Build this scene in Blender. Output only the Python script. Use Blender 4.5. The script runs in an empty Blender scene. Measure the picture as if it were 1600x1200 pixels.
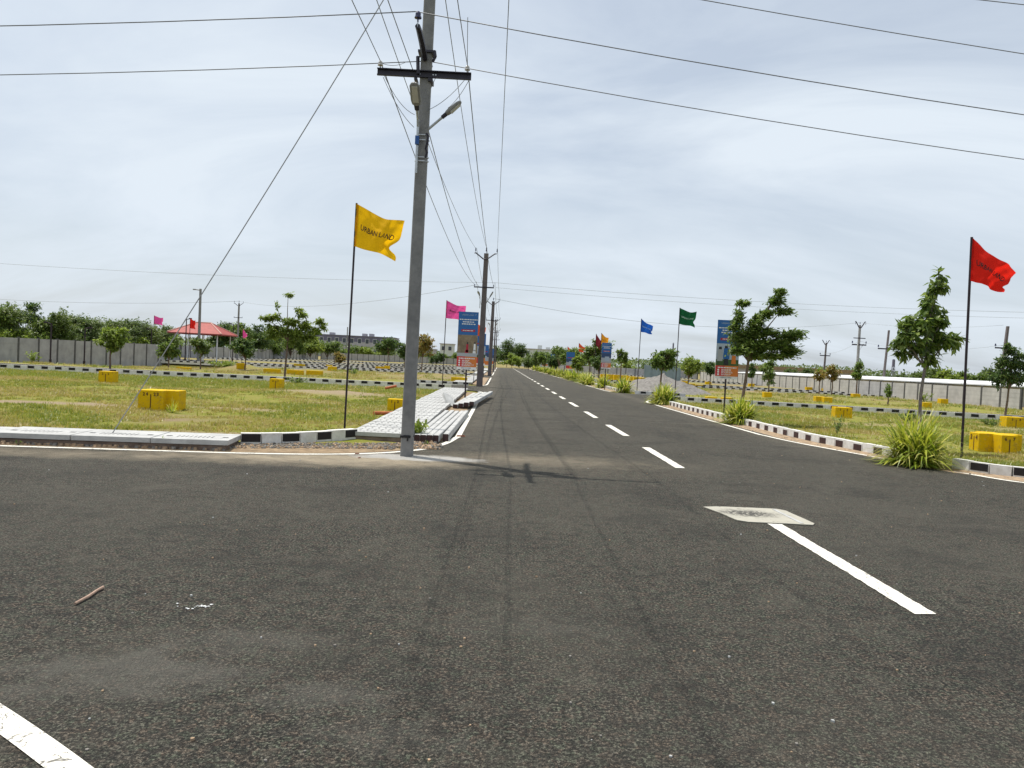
import bpy, bmesh, math, random
from mathutils import Vector, Matrix, noise
from mathutils.geometry import tessellate_polygon

sc = bpy.context.scene
R = math.radians

# ------------------------------------------------------------------ camera
cam_d = bpy.data.cameras.new('camera')
cam = bpy.data.objects.new('camera', cam_d)
sc.collection.objects.link(cam)
cam_d.sensor_width = 36.0
cam_d.lens = 27.0
cam_d.clip_start = 0.05
cam_d.clip_end = 6000
_r = Vector((0.99873846, -0.01499157, 0.04792431))
_d = Vector((0.04745911, -0.02998314, -0.99842308))
_f = Vector((0.01640485, 0.99943797, -0.02923383))
cam.matrix_world = Matrix(((_r.x, -_d.x, -_f.x, 0), (_r.y, -_d.y, -_f.y, 0), (_r.z, -_d.z, -_f.z, 1.6), (0, 0, 0, 1)))
sc.camera = cam

# ------------------------------------------------------------------ sky and sun
SUN_EL = R(70.5)
SUN_H = Vector((-0.84, 0.54, 0)).normalized()
SUN_DIR = Vector((SUN_H.x * math.cos(SUN_EL), SUN_H.y * math.cos(SUN_EL), math.sin(SUN_EL)))
world = bpy.data.worlds.new('World')
sc.world = world
world.use_nodes = True
wn, wl = world.node_tree.nodes, world.node_tree.links
wn.clear()
out = wn.new('ShaderNodeOutputWorld')
bg = wn.new('ShaderNodeBackground')
bg.inputs['Strength'].default_value = 0.115
sky = wn.new('ShaderNodeTexSky')
sky.sky_type = 'NISHITA'
sky.sun_disc = False
sky.sun_elevation = SUN_EL
sky.sun_rotation = math.atan2(SUN_H.x, SUN_H.y)
sky.air_density = 1.0
sky.dust_density = 2.5
sky.ozone_density = 1.0
tc = wn.new('ShaderNodeTexCoord')
sep = wn.new('ShaderNodeSeparateXYZ')
wl.new(tc.outputs['Generated'], sep.inputs[0])
# project the view direction on a cloud layer plane: (x, y) / (z + 0.12)
zadd = wn.new('ShaderNodeMath'); zadd.operation = 'ADD'; zadd.inputs[1].default_value = 0.34
zmax = wn.new('ShaderNodeMath'); zmax.operation = 'MAXIMUM'; zmax.inputs[1].default_value = 0.02
wl.new(sep.outputs['Z'], zadd.inputs[0]); wl.new(zadd.outputs[0], zmax.inputs[0])
dx = wn.new('ShaderNodeMath'); dx.operation = 'DIVIDE'
dy = wn.new('ShaderNodeMath'); dy.operation = 'DIVIDE'
wl.new(sep.outputs['X'], dx.inputs[0]); wl.new(zmax.outputs[0], dx.inputs[1])
wl.new(sep.outputs['Y'], dy.inputs[0]); wl.new(zmax.outputs[0], dy.inputs[1])
comb = wn.new('ShaderNodeCombineXYZ')
wl.new(dx.outputs[0], comb.inputs[0]); wl.new(dy.outputs[0], comb.inputs[1])
mp = wn.new('ShaderNodeMapping')
mp.inputs['Scale'].default_value = (0.45, 1.15, 1.0)
mp.inputs['Rotation'].default_value = (0, 0, R(14))
mp.inputs['Location'].default_value = (4.1, 2.2, 0)
wl.new(comb.outputs[0], mp.inputs['Vector'])
n1 = wn.new('ShaderNodeTexNoise')
n1.inputs['Scale'].default_value = 1.7
n1.inputs['Detail'].default_value = 7
n1.inputs['Roughness'].default_value = 0.57
n1.inputs['Distortion'].default_value = 0.8
wl.new(mp.outputs[0], n1.inputs['Vector'])
cr = wn.new('ShaderNodeValToRGB')
cr.color_ramp.elements[0].position = 0.34
cr.color_ramp.elements[0].color = (0.54, 0.54, 0.54, 1)
cr.color_ramp.elements[1].position = 0.66
cr.color_ramp.elements[1].color = (1.0, 1.0, 1.0, 1)
wl.new(n1.outputs['Fac'], cr.inputs[0])
mixw = wn.new('ShaderNodeMixRGB')
mixw.inputs['Color2'].default_value = (6.75, 7.45, 8.2, 1)     # thin high cloud / hazy air
wl.new(cr.outputs[0], mixw.inputs['Fac'])
wl.new(sky.outputs[0], mixw.inputs['Color1'])
wl.new(mixw.outputs[0], bg.inputs['Color'])
wl.new(bg.outputs[0], out.inputs['Surface'])

sun_d = bpy.data.lights.new('sun', 'SUN')
sun_d.energy = 4.9
sun_d.angle = R(0.53)
sun_d.color = (1.0, 0.955, 0.88)
sun = bpy.data.objects.new('sun', sun_d)
sc.collection.objects.link(sun)
sun.rotation_euler = SUN_DIR.to_track_quat('Z', 'Y').to_euler()
sun.location = (-20, 15, 60)

sc.view_settings.view_transform = 'Standard'
sc.view_settings.look = 'None'
sc.view_settings.exposure = 0.0
sc.view_settings.gamma = 1.0
sc.view_settings.use_curve_mapping = False

rnd = random.Random(7)
COL = sc.collection


# ------------------------------------------------------------------ materials
def mat(name, col, rough=0.8, spec=0.3, var=0.0, vscale=6.0, col2=None, bump=0.0, bscale=40.0, metal=0.0, detail=5.0):
    m = bpy.data.materials.new(name)
    m.use_nodes = True
    nt = m.node_tree
    b = nt.nodes['Principled BSDF']
    b.inputs['Roughness'].default_value = rough
    b.inputs['Specular IOR Level'].default_value = spec
    b.inputs['Metallic'].default_value = metal
    c = (*col, 1)
    b.inputs['Base Color'].default_value = c
    if var or col2 or bump:
        geo = nt.nodes.new('ShaderNodeNewGeometry')
    if var or col2:
        n = nt.nodes.new('ShaderNodeTexNoise')
        n.inputs['Scale'].default_value = vscale
        n.inputs['Detail'].default_value = detail
        n.inputs['Roughness'].default_value = 0.65
        nt.links.new(geo.outputs['Position'], n.inputs['Vector'])
        ra = nt.nodes.new('ShaderNodeValToRGB')
        ra.color_ramp.elements[0].position = 0.33
        ra.color_ramp.elements[1].position = 0.68
        c2 = col2 if col2 else tuple(max(0, x * (1 - var)) for x in col)
        c1 = col if col2 else tuple(min(1, x * (1 + var)) for x in col)
        ra.color_ramp.elements[0].color = (*c2, 1)
        ra.color_ramp.elements[1].color = (*c1, 1)
        nt.links.new(n.outputs['Fac'], ra.inputs[0])
        nt.links.new(ra.outputs[0], b.inputs['Base Color'])
    if bump:
        n2 = nt.nodes.new('ShaderNodeTexNoise')
        n2.inputs['Scale'].default_value = bscale
        n2.inputs['Detail'].default_value = 4
        nt.links.new(geo.outputs['Position'], n2.inputs['Vector'])
        bp = nt.nodes.new('ShaderNodeBump')
        bp.inputs['Strength'].default_value = bump
        bp.inputs['Distance'].default_value = 0.02
        nt.links.new(n2.outputs['Fac'], bp.inputs['Height'])
        nt.links.new(bp.outputs[0], b.inputs['Normal'])
    return m


def sheet_mat(name, col, trans=0.45, rough=0.7, var=0.12, vscale=3.0, spec=.25):
    """thin leaf or cloth: diffuse plus light passing through"""
    m = bpy.data.materials.new(name)
    m.use_nodes = True
    nt = m.node_tree
    b = nt.nodes['Principled BSDF']
    o = nt.nodes['Material Output']
    b.inputs['Roughness'].default_value = rough
    b.inputs['Specular IOR Level'].default_value = spec
    geo = nt.nodes.new('ShaderNodeNewGeometry')
    n = nt.nodes.new('ShaderNodeTexNoise')
    n.inputs['Scale'].default_value = vscale
    n.inputs['Detail'].default_value = 2
    nt.links.new(geo.outputs['Position'], n.inputs['Vector'])
    ra = nt.nodes.new('ShaderNodeValToRGB')
    ra.color_ramp.elements[0].position = 0.3
    ra.color_ramp.elements[1].position = 0.7
    ra.color_ramp.elements[0].color = (*[x * (1 - var) for x in col], 1)
    ra.color_ramp.elements[1].color = (*[min(1, x * (1 + var)) for x in col], 1)
    nt.links.new(n.outputs['Fac'], ra.inputs[0])
    nt.links.new(ra.outputs[0], b.inputs['Base Color'])
    t = nt.nodes.new('ShaderNodeBsdfTranslucent')
    nt.links.new(ra.outputs[0], t.inputs['Color'])
    mx = nt.nodes.new('ShaderNodeMixShader')
    mx.inputs[0].default_value = trans
    nt.links.new(b.outputs[0], mx.inputs[1])
    nt.links.new(t.outputs[0], mx.inputs[2])
    nt.links.new(mx.outputs[0], o.inputs['Surface'])
    return m


class NT:
    """small helper to write node graphs"""
    def __init__(self, name):
        self.m = bpy.data.materials.new(name)
        self.m.use_nodes = True
        self.nt = self.m.node_tree
        self.b = self.nt.nodes['Principled BSDF']
        self.geo = self.nt.nodes.new('ShaderNodeNewGeometry')
        self.pos = self.geo.outputs['Position']
        s = self.nt.nodes.new('ShaderNodeSeparateXYZ')
        self.nt.links.new(self.pos, s.inputs[0])
        self.x, self.y, self.z = s.outputs[0], s.outputs[1], s.outputs[2]

    def _set(self, sock, v):
        if isinstance(v, (int, float)):
            sock.default_value = v
        elif isinstance(v, tuple):
            sock.default_value = v if len(v) == 4 else (*v, 1)
        else:
            self.nt.links.new(v, sock)

    def math(self, op, a, b=0.0, clamp=False):
        n = self.nt.nodes.new('ShaderNodeMath')
        n.operation = op
        n.use_clamp = clamp
        self._set(n.inputs[0], a)
        self._set(n.inputs[1], b)
        return n.outputs[0]

    def noise(self, scale, detail=4, rough=0.6, stretch=None, dist=0.0):
        n = self.nt.nodes.new('ShaderNodeTexNoise')
        n.inputs['Scale'].default_value = scale
        n.inputs['Detail'].default_value = detail
        n.inputs['Roughness'].default_value = rough
        n.inputs['Distortion'].default_value = dist
        v = self.pos
        if stretch:
            mpn = self.nt.nodes.new('ShaderNodeMapping')
            mpn.inputs['Scale'].default_value = stretch
            self.nt.links.new(v, mpn.inputs['Vector'])
            v = mpn.outputs[0]
        self.nt.links.new(v, n.inputs['Vector'])
        return n.outputs['Fac']

    def voro(self, scale, out='Color', feature='F1'):
        n = self.nt.nodes.new('ShaderNodeTexVoronoi')
        n.feature = feature
        n.inputs['Scale'].default_value = scale
        self.nt.links.new(self.pos, n.inputs['Vector'])
        return n.outputs[out]

    def ramp(self, fac, stops):
        n = self.nt.nodes.new('ShaderNodeValToRGB')
        e = n.color_ramp.elements
        while len(e) < len(stops):
            e.new(0.5)
        for i, (p, c) in enumerate(stops):
            e[i].position = p
            e[i].color = (c, c, c, 1) if isinstance(c, (int, float)) else (*c, 1)
        self._set(n.inputs[0], fac)
        return n.outputs[0]

    def mix(self, fac, a, b, mode='MIX'):
        n = self.nt.nodes.new('ShaderNodeMixRGB')
        n.blend_type = mode
        self._set(n.inputs[0], fac)
        self._set(n.inputs[1], a)
        self._set(n.inputs[2], b)
        return n.outputs[0]

    def blob(self, cx, cy, rx, ry, edge, wob=0.0):
        """1 inside an ellipse, falling to 0 over its edge, outline broken by noise"""
        ax = self.math('DIVIDE', self.math('SUBTRACT', self.x, cx), rx)
        ay = self.math('DIVIDE', self.math('SUBTRACT', self.y, cy), ry)
        d = self.math('SQRT', self.math('ADD', self.math('MULTIPLY', ax, ax), self.math('MULTIPLY', ay, ay)))
        if wob:
            nn = self.noise(2.2 / max(rx, ry) + 1.2, 5, 0.65)
            d = self.math('ADD', d, self.math('MULTIPLY', self.math('SUBTRACT', nn, 0.5), wob))
        return self.ramp(d, [(max(0, 1 - edge) * 0.5, 1.0), (0.5 + 0.0001, 0.0)]) if False else \
            self.math('DIVIDE', self.math('SUBTRACT', 1.0, d), edge, clamp=True)

    def bump(self, h, strength, dist=0.02):
        bp = self.nt.nodes.new('ShaderNodeBump')
        bp.inputs['Strength'].default_value = strength
        bp.inputs['Distance'].default_value = dist
        self._set(bp.inputs['Height'], h)
        self.nt.links.new(bp.outputs[0], self.b.inputs['Normal'])

    def done(self, col, rough=0.9, spec=0.25):
        self._set(self.b.inputs['Base Color'], col)
        self._set(self.b.inputs['Roughness'], rough)
        self.b.inputs['Specular IOR Level'].default_value = spec
        return self.m


def asphalt_material():
    a = NT('asphalt')
    # aggregate: coarse stones of slightly different greys and browns in black binder
    def stones_of(scale, stops):
        vc = a.voro(scale, 'Color')
        sepc = a.nt.nodes.new('ShaderNodeSeparateColor')
        a.nt.links.new(vc, sepc.inputs[0])
        return a.ramp(sepc.outputs[0], stops)
    g1 = a.noise(56, 3, 0.85)
    stone = a.ramp(g1, [(0.40, (0.004, 0.004, 0.004)), (0.47, (0.014, 0.0135, 0.012)), (0.53, (0.062, 0.059, 0.050)), (0.60, (0.33, 0.31, 0.26))])
    chips = stones_of(88, [(0.0, (0.012, 0.012, 0.011)), (0.45, (0.050, 0.047, 0.040)), (0.80, (0.115, 0.103, 0.086)), (0.95, (0.19, 0.15, 0.115)), (1.0, (0.50, 0.46, 0.39))])
    stone = a.mix(0.25, stone, chips)
    tint = stones_of(30, [(0.0, (0.78, 1.0, 0.86)), (0.5, (1.0, 1.0, 1.0)), (1.0, (1.16, 0.94, 0.86))])
    stone = a.mix(0.8, stone, tint, 'MULTIPLY')
    blot = a.noise(9, 5, .7)
    stone = a.mix(a.ramp(blot, [(.38, .6), (.49, 0.0)]), stone, (0.020, 0.019, 0.018))
    stone = a.mix(a.ramp(blot, [(.53, .0), (.66, .4)]), stone, (0.135, 0.126, 0.104))
    # broad wear: lighter dusty areas, darker oily ones
    big = a.noise(0.33, 5, 0.6)
    col = a.mix(a.ramp(big, [(0.40, 0.0), (0.64, 0.40)]), stone, (0.115, 0.108, 0.090))
    mid = a.noise(1.5, 6, 0.7, None, 0.6)
    col = a.mix(a.ramp(mid, [(0.54, 0.0), (0.74, 0.5)]), col, (0.150, 0.140, 0.115))
    col = a.mix(a.ramp(a.noise(0.8, 4, 0.6), [(0.36, 0.35), (0.48, 0.0)]), col, (0.026, 0.025, 0.023))
    # cement slurry smears in the foreground
    for cx, cy, rx, ry, k in ((-1.75, 3.75, .55, .30, .75), (-0.75, 3.55, .30, .16, .55), (-1.3, 4.2, .5, .18, .45),
                              (-2.3, 3.4, .5, .2, .35), (0.35, 4.6, .55, .2, .22), (-0.45, 3.2, .35, .16, .35)):
        col = a.mix(a.math('MULTIPLY', a.blob(cx, cy, rx * 1.25, ry * 1.25, .75, 2.2), k * .8), col, (0.165, 0.158, 0.142))
    # sandy dust where the side street meets the pole
    dn = a.noise(2.6, 6, 0.7)
    for cx, cy, rx, ry, k in ((-3.0, 11.55, 3.0, .85, 1.0), (-1.9, 11.75, 1.6, .75, 1.0), (0.5, 12.6, 2.3, .85, .38), (1.2, 12.4, 3.0, 1.6, .12),
                              (-6.5, 10.9, 3.0, .5, .5)):
        f = a.math('MULTIPLY', a.blob(cx, cy, rx, ry * 1.15, .95, 1.1), a.ramp(dn, [(0.25, 0.25 * k), (0.56, k)]))
        col = a.mix(f, col, (0.50, 0.425, 0.32))
    # spilt concrete round the foot of the pole
    col = a.mix(a.math('MULTIPLY', a.blob(-1.25, 12.2, 1.2, .42, .35, 1.0), .92), col, (0.62, 0.61, 0.60))
    # dust along both edges of the carriageway
    el = a.math('SUBTRACT', 1.0, a.math('MULTIPLY', a.math('ABSOLUTE', a.math('ADD', a.x, 0.55)), 1.6), clamp=True)
    er = a.math('SUBTRACT', 1.0, a.math('MULTIPLY', a.math('ABSOLUTE', a.math('SUBTRACT', a.x, 6.9)), 1.6), clamp=True)
    far = a.math('MULTIPLY', a.math('SUBTRACT', a.y, 13.0), .2, clamp=True)
    col = a.mix(a.math('MULTIPLY', a.math('MULTIPLY', a.math('MAXIMUM', el, er), far), a.ramp(dn, [(.35, 0.05), (.7, .5)])), col, (0.24, 0.21, 0.17))
    # wheel tracks: two long darker bands down each lane
    for cx in (0.55, 1.95, 4.1, 5.5):
        w = a.math('SUBTRACT', 1.0, a.math('MULTIPLY', a.math('ABSOLUTE', a.math('SUBTRACT', a.math('ADD', a.x, a.math('MULTIPLY', a.noise(.15, 2), .5)), cx + .25)), 4.5), clamp=True)
        col = a.mix(a.math('MULTIPLY', w, a.math('MULTIPLY', far, .2)), col, (0.050, 0.049, 0.047))
    # transverse roller joints and scuffs seen far down the road
    tr = a.noise(1.0, 3, 0.6, (0.12, 1.9, 1))
    col = a.mix(a.math('MULTIPLY', a.ramp(tr, [(0.60, 0.0), (0.72, 0.45)]), far), col, (0.19, 0.178, 0.15))
    h = a.math('ADD', a.math('MULTIPLY', a.voro(95, 'Distance'), -1.0), a.math('MULTIPLY', a.noise(60, 4, .75), 1.6))
    a.bump(h, 1.0, 0.014)
    col = a.mix(1.0, col, (0.79, 0.775, 0.73), 'MULTIPLY')
    return a.done(col, 0.88, 0.25)


SOIL = ((-11.5, 19.4, 3.4, .85, .95), (-7.0, 20.4, 2.2, .5, .7), (-14, 16.8, 2.4, .4, .8), (-6.2, 29.5, 3.0, 2.6, .9), (-4.6, 14.3, 2.0, .35, .8), (-9, 13.5, 4, .35, .8),
        (-18, 22.5, 3, .6, .6), (-5.0, 24.5, 1.5, .5, .6), (17, 23.0, 4.5, 1.6, .75), (21, 26.0, 5, 1.6, .75), (12, 16.2, 4, .5, .6), (12.5, 26, 2.5, .8, .6), (26, 21, 4, 1.0, .6))


def bare(x, y):
    m = 0.0
    for cx, cy, rx, ry, k in SOIL:
        d = math.hypot((x - cx) / rx, (y - cy) / ry) + .4 * (noise.noise(Vector((x * 1.3, y * 1.3, 4))))
        m = max(m, k * max(0, min(1, (1 - d) / .5)))
    return m


def ground_material():
    g = NT('ground_soil')
    n = g.noise(0.22, 6, 0.62)
    n2 = g.noise(1.7, 6, 0.7)
    n3 = g.noise(14, 5, 0.75)
    soil = g.mix(n3, (0.215, 0.15, 0.092), (0.33, 0.25, 0.165))
    dry = g.mix(n3, (0.20, 0.175, 0.045), (0.34, 0.29, 0.095))
    green = g.mix(n3, (0.14, 0.165, 0.020), (0.25, 0.265, 0.045))
    c = g.mix(g.ramp(n2, [(0.36, 0.0), (0.60, 1.0)]), dry, green)
    c = g.mix(g.ramp(n, [(0.54, 0.0), (0.66, 0.85)]), c, soil)
    # the undeveloped ground farther out and far plots are browner
    fy = g.math('MULTIPLY', g.math('SUBTRACT', g.y, 47.0), .12, clamp=True)
    c = g.mix(g.math('MULTIPLY', fy, g.ramp(g.noise(.35, 4, .6), [(.36, .95), (.62, .15)])), c, g.mix(n3, (0.20, 0.14, 0.085), (0.30, 0.225, 0.145)))
    # scraped bare earth in the nearest left plot and trodden earth beside the kerbs
    for cx, cy, rx, ry, k in SOIL:
        c = g.mix(g.math('MULTIPLY', g.blob(cx, cy, rx, ry, .6, .8), k), c, g.mix(n3, (0.24, 0.175, 0.115), (0.40, 0.315, 0.22)))
    g.bump(g.math('ADD', n3, g.noise(60, 3, .7)), 0.9, 0.03)
    return g.done(c, 0.95, 0.1)


M = {}
M['asphalt'] = asphalt_material()
M['ground'] = ground_material()
def line_material():
    a = NT('road_paint_white')
    c = a.mix(a.noise(5, 6, .7), (0.60, 0.57, 0.49), (0.84, 0.81, 0.73))
    c = a.mix(a.ramp(a.noise(38, 6, .8), [(.36, .75), (.43, 0.0)]), c, (0.16, 0.15, 0.13))
    cr1 = a.math('ABSOLUTE', a.math('SUBTRACT', a.noise(4.2, 4, .6, None, 1.2), .5))
    c = a.mix(a.ramp(cr1, [(.004, .85), (.010, 0.0)]), c, (0.06, 0.055, 0.05))
    a.bump(a.noise(110, 3, .7), .3, .006)
    return a.done(c, .75, .3)


M['line'] = line_material()
M['sand'] = mat('orange_sand', (0.46, 0.335, 0.215), .95, .1, col2=(0.17, 0.13, 0.095), vscale=7, bump=.7, bscale=50, detail=8)
M['soil'] = mat('brown_soil', (0.26, 0.19, 0.12), .95, .1, var=.3, vscale=7, bump=.8, bscale=40)
M['conc'] = mat('pale_concrete', (0.50, 0.50, 0.485), .85, .2, col2=(0.34, 0.34, 0.33), vscale=3.5, bump=.25, bscale=80, detail=8)
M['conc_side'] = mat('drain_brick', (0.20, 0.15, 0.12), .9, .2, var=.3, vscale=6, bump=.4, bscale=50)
M['kerb_w'] = mat('kerb_white_paint', (0.74, 0.73, 0.70), .75, .3, col2=(0.53, 0.51, 0.47), vscale=7, bump=.2, bscale=60, detail=8)
M['kerb_k'] = mat('kerb_black_paint', (0.010, 0.008, 0.009), .6, .4, var=.4, vscale=20, bump=.2, bscale=60)
M['kerb_b'] = mat('kerb_paint_post_end_brown_black', (0.045, 0.020, 0.018), .65, .4, var=.35, vscale=20, bump=.2, bscale=60)
M['pole'] = mat('pole_concrete', (0.265, 0.258, 0.245), .85, .25, col2=(0.175, 0.172, 0.168), vscale=5, bump=.25, bscale=70, detail=8)
M['pole_far'] = mat('pole_concrete_brown', (0.135, 0.115, 0.112), .85, .25, var=.15, vscale=3)
M['steel'] = mat('dark_painted_steel', (0.018, 0.014, 0.026), .55, .5, var=.3, vscale=14)
M['galv'] = mat('galvanised_steel', (0.50, 0.52, 0.54), .4, .5, var=.15, vscale=12, metal=.55)
M['porcelain'] = mat('dark_porcelain', (0.015, 0.018, 0.07), .25, .6)
M['porcelain_w'] = mat('pale_porcelain', (0.45, 0.43, 0.40), .3, .6)
M['lamp_grey'] = mat('lamp_casing_grey', (0.24, 0.235, 0.22), .5, .4, var=.1)
M['lamp_glass'] = mat('lamp_diffuser', (0.52, 0.51, 0.45), .35, .5)
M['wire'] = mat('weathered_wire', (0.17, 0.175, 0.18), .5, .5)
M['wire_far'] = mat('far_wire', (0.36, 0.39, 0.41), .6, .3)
M['stay'] = mat('stay_wire', (0.26, 0.265, 0.27), .5, .5)
M['blue_box'] = mat('blue_plastic', (0.02, 0.09, 0.30), .45, .4)
M['flagpole'] = mat('flagpole_dark', (0.02, 0.010, 0.014), .5, .4)
def yellow_material():
    a = NT('yellow_paint')
    c = a.mix(a.noise(3.5, 6, .7), (0.52, 0.32, 0.004), (0.74, 0.48, 0.004))
    c = a.mix(a.ramp(a.noise(7, 7, .8), [(.40, .55), (.47, 0.0)]), c, (0.30, 0.19, 0.045))
    c = a.mix(a.ramp(a.noise(26, 6, .8), [(.35, .8), (.39, 0.0)]), c, (0.34, 0.32, 0.28))
    a.bump(a.noise(45, 5, .7), .45, .012)
    return a.done(c, .75, .12)


M['yellow'] = yellow_material()
M['yellow_mark'] = mat('marker_lettering', (0.10, 0.045, 0.012), .7, .3, var=.3, vscale=30)
M['wall'] = mat('precast_wall', (0.41, 0.405, 0.395), .9, .2, col2=(0.28, 0.277, 0.273), vscale=1.4, bump=.3, bscale=18, detail=8)
M['wall_r'] = mat('precast_wall_pale', (0.50, 0.485, 0.455), .9, .2, col2=(0.36, 0.35, 0.33), vscale=1.2, bump=.3, bscale=18, detail=8)
M['wall_post'] = mat('precast_post', (0.10, 0.098, 0.095), .9, .2, var=.2, vscale=4)
M['gravel'] = mat('grey_gravel', (0.27, 0.255, 0.235), .95, .15, col2=(0.15, 0.14, 0.13), vscale=6, bump=1.0, bscale=30, detail=9)
M['stone_a'] = mat('stone_grey', (0.20, 0.185, 0.165), .9, .2, var=.25, vscale=12)
M['stone_b'] = mat('stone_tan', (0.36, 0.255, 0.165), .9, .2, var=.25, vscale=12)
M['roof_red'] = mat('red_roof', (0.36, 0.075, 0.06), .6, .3, col2=(0.28, 0.06, 0.05), vscale=2, detail=6)
M['roof_ridge'] = mat('pink_roof_ridge', (0.52, 0.30, 0.25), .7, .3, var=.1)
M['white'] = mat('white_paint', (0.74, 0.745, 0.75), .6, .3, col2=(0.62, 0.625, 0.63), vscale=.6, detail=6)
M['bark'] = mat('young_bark', (0.17, 0.12, 0.085), .9, .2, var=.3, vscale=12, bump=.5, bscale=50)
M['bark_grey'] = mat('grey_bark', (0.20, 0.17, 0.155), .9, .2, var=.3, vscale=12, bump=.5, bscale=50)
M['pipe'] = mat('orange_pipe', (0.42, 0.11, 0.03), .5, .4, var=.2, vscale=8)
M['bldg_grey'] = mat('far_building_wall', (0.40, 0.385, 0.40), .8, .2, var=.08, vscale=.4)
M['bldg_dark'] = mat('far_building_band', (0.14, 0.135, 0.19), .6, .3, var=.2, vscale=.3)
M['bldg_pale'] = mat('pale_house_wall', (0.52, 0.55, 0.53), .8, .2, var=.06, vscale=.5)
M['glass'] = mat('window_dark', (0.045, 0.055, 0.07), .25, .5)
M['gate_blue'] = mat('blue_grey_sheet', (0.20, 0.26, 0.30), .5, .4, var=.12, vscale=1.5)
M['wood'] = mat('dry_stick', (0.36, 0.25, 0.19), .8, .2, var=.25, vscale=30)
M['print_blue'] = mat('print_blue', (0.020, 0.115, 0.33), .45, .4, var=.04)
M['print_navy'] = mat('print_navy', (0.03, 0.06, 0.14), .45, .4, var=.08, vscale=4)
M['print_orange'] = mat('print_orange', (0.58, 0.17, 0.030), .45, .4)
M['print_red'] = mat('print_red', (0.50, 0.035, 0.035), .45, .4)
M['print_crimson'] = mat('print_crimson', (0.36, 0.012, 0.035), .45, .4)
M['print_white'] = mat('print_white', (0.70, 0.70, 0.69), .5, .4)
M['print_grey'] = mat('print_grey', (0.34, 0.36, 0.38), .5, .4)
M['print_sky'] = mat('print_pale_sky', (0.34, 0.40, 0.47), .5, .4)
M['print_brown'] = mat('print_field_brown', (0.15, 0.11, 0.07), .5, .3, col2=(0.28, 0.22, 0.14), vscale=5)
M['print_green'] = mat('print_green', (0.05, 0.10, 0.035), .5, .3, var=.3, vscale=6)
M['print_dark'] = mat('print_dark', (0.028, 0.030, 0.035), .5, .3)
M['shard'] = mat('rust_brick', (0.26, 0.10, 0.06), .9, .2, var=.3, vscale=30)
M['tar'] = mat('tar_mark', (0.012, 0.011, 0.012), .5, .4)
FLAGC = {
    'yellow': sheet_mat('flag_yellow', (0.88, 0.50, 0.006), .55, .8, .08),
    'pink': sheet_mat('flag_pink', (0.85, 0.10, 0.36), .45, .8, .06),
    'red': sheet_mat('flag_red', (0.80, 0.022, 0.012), .55, .8, .08),
    'blue': sheet_mat('flag_blue', (0.02, 0.12, 0.52), .45, .8, .06),
    'green': sheet_mat('flag_green', (0.008, 0.10, 0.035), .40, .8, .10),
    'orange': sheet_mat('flag_orange', (0.82, 0.34, 0.02), .50, .8, .06),
    'maroon': sheet_mat('flag_maroon', (0.22, 0.02, 0.03), .4, .8, .1),
    'vermilion': sheet_mat('flag_vermilion', (0.70, 0.10, 0.03), .50, .8, .06),
}
TXT_DARK = mat('flag_lettering_dark', (0.05, 0.022, 0.022), .7, .2)
TXT_PALE = mat('flag_lettering_pale', (0.42, 0.55, 0.48), .7, .2)
TXT_BLUE = mat('flag_lettering_light_blue', (0.40, 0.55, 0.75), .7, .2)


def leafset(name, cols, trans=.42):
    return [sheet_mat('%s_leaf_%d' % (name, i), c, trans, .42, .18, 2.0, .5) for i, c in enumerate(cols)]


LEAF = {
    'mid': leafset('mid', [(0.085, 0.145, 0.026), (0.15, 0.225, 0.038), (0.26, 0.335, 0.08)], .48),
    'dark': leafset('dark', [(0.046, 0.092, 0.022), (0.080, 0.142, 0.032), (0.165, 0.225, 0.056)], .45),
    'light': leafset('light', [(0.16, 0.235, 0.030), (0.235, 0.31, 0.042), (0.32, 0.39, 0.08)], .48),
    'olive': leafset('olive', [(0.085, 0.135, 0.026), (0.135, 0.195, 0.038), (0.20, 0.265, 0.06)]),
    'red': leafset('red', [(0.20, 0.175, 0.036), (0.31, 0.20, 0.040), (0.28, 0.265, 0.060)]),
    'far': leafset('far', [(0.090, 0.140, 0.042), (0.125, 0.180, 0.052), (0.17, 0.225, 0.070)]),
    'strap': leafset('strap', [(0.25, 0.33, 0.025), (0.44, 0.47, 0.05), (0.62, 0.59, 0.16), (0.12, 0.20, 0.02)], .5),
    'grass': leafset('grass', [(0.265, 0.275, 0.035), (0.34, 0.30, 0.060), (0.44, 0.35, 0.13), (0.17, 0.225, 0.028)], .4),
}


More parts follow.
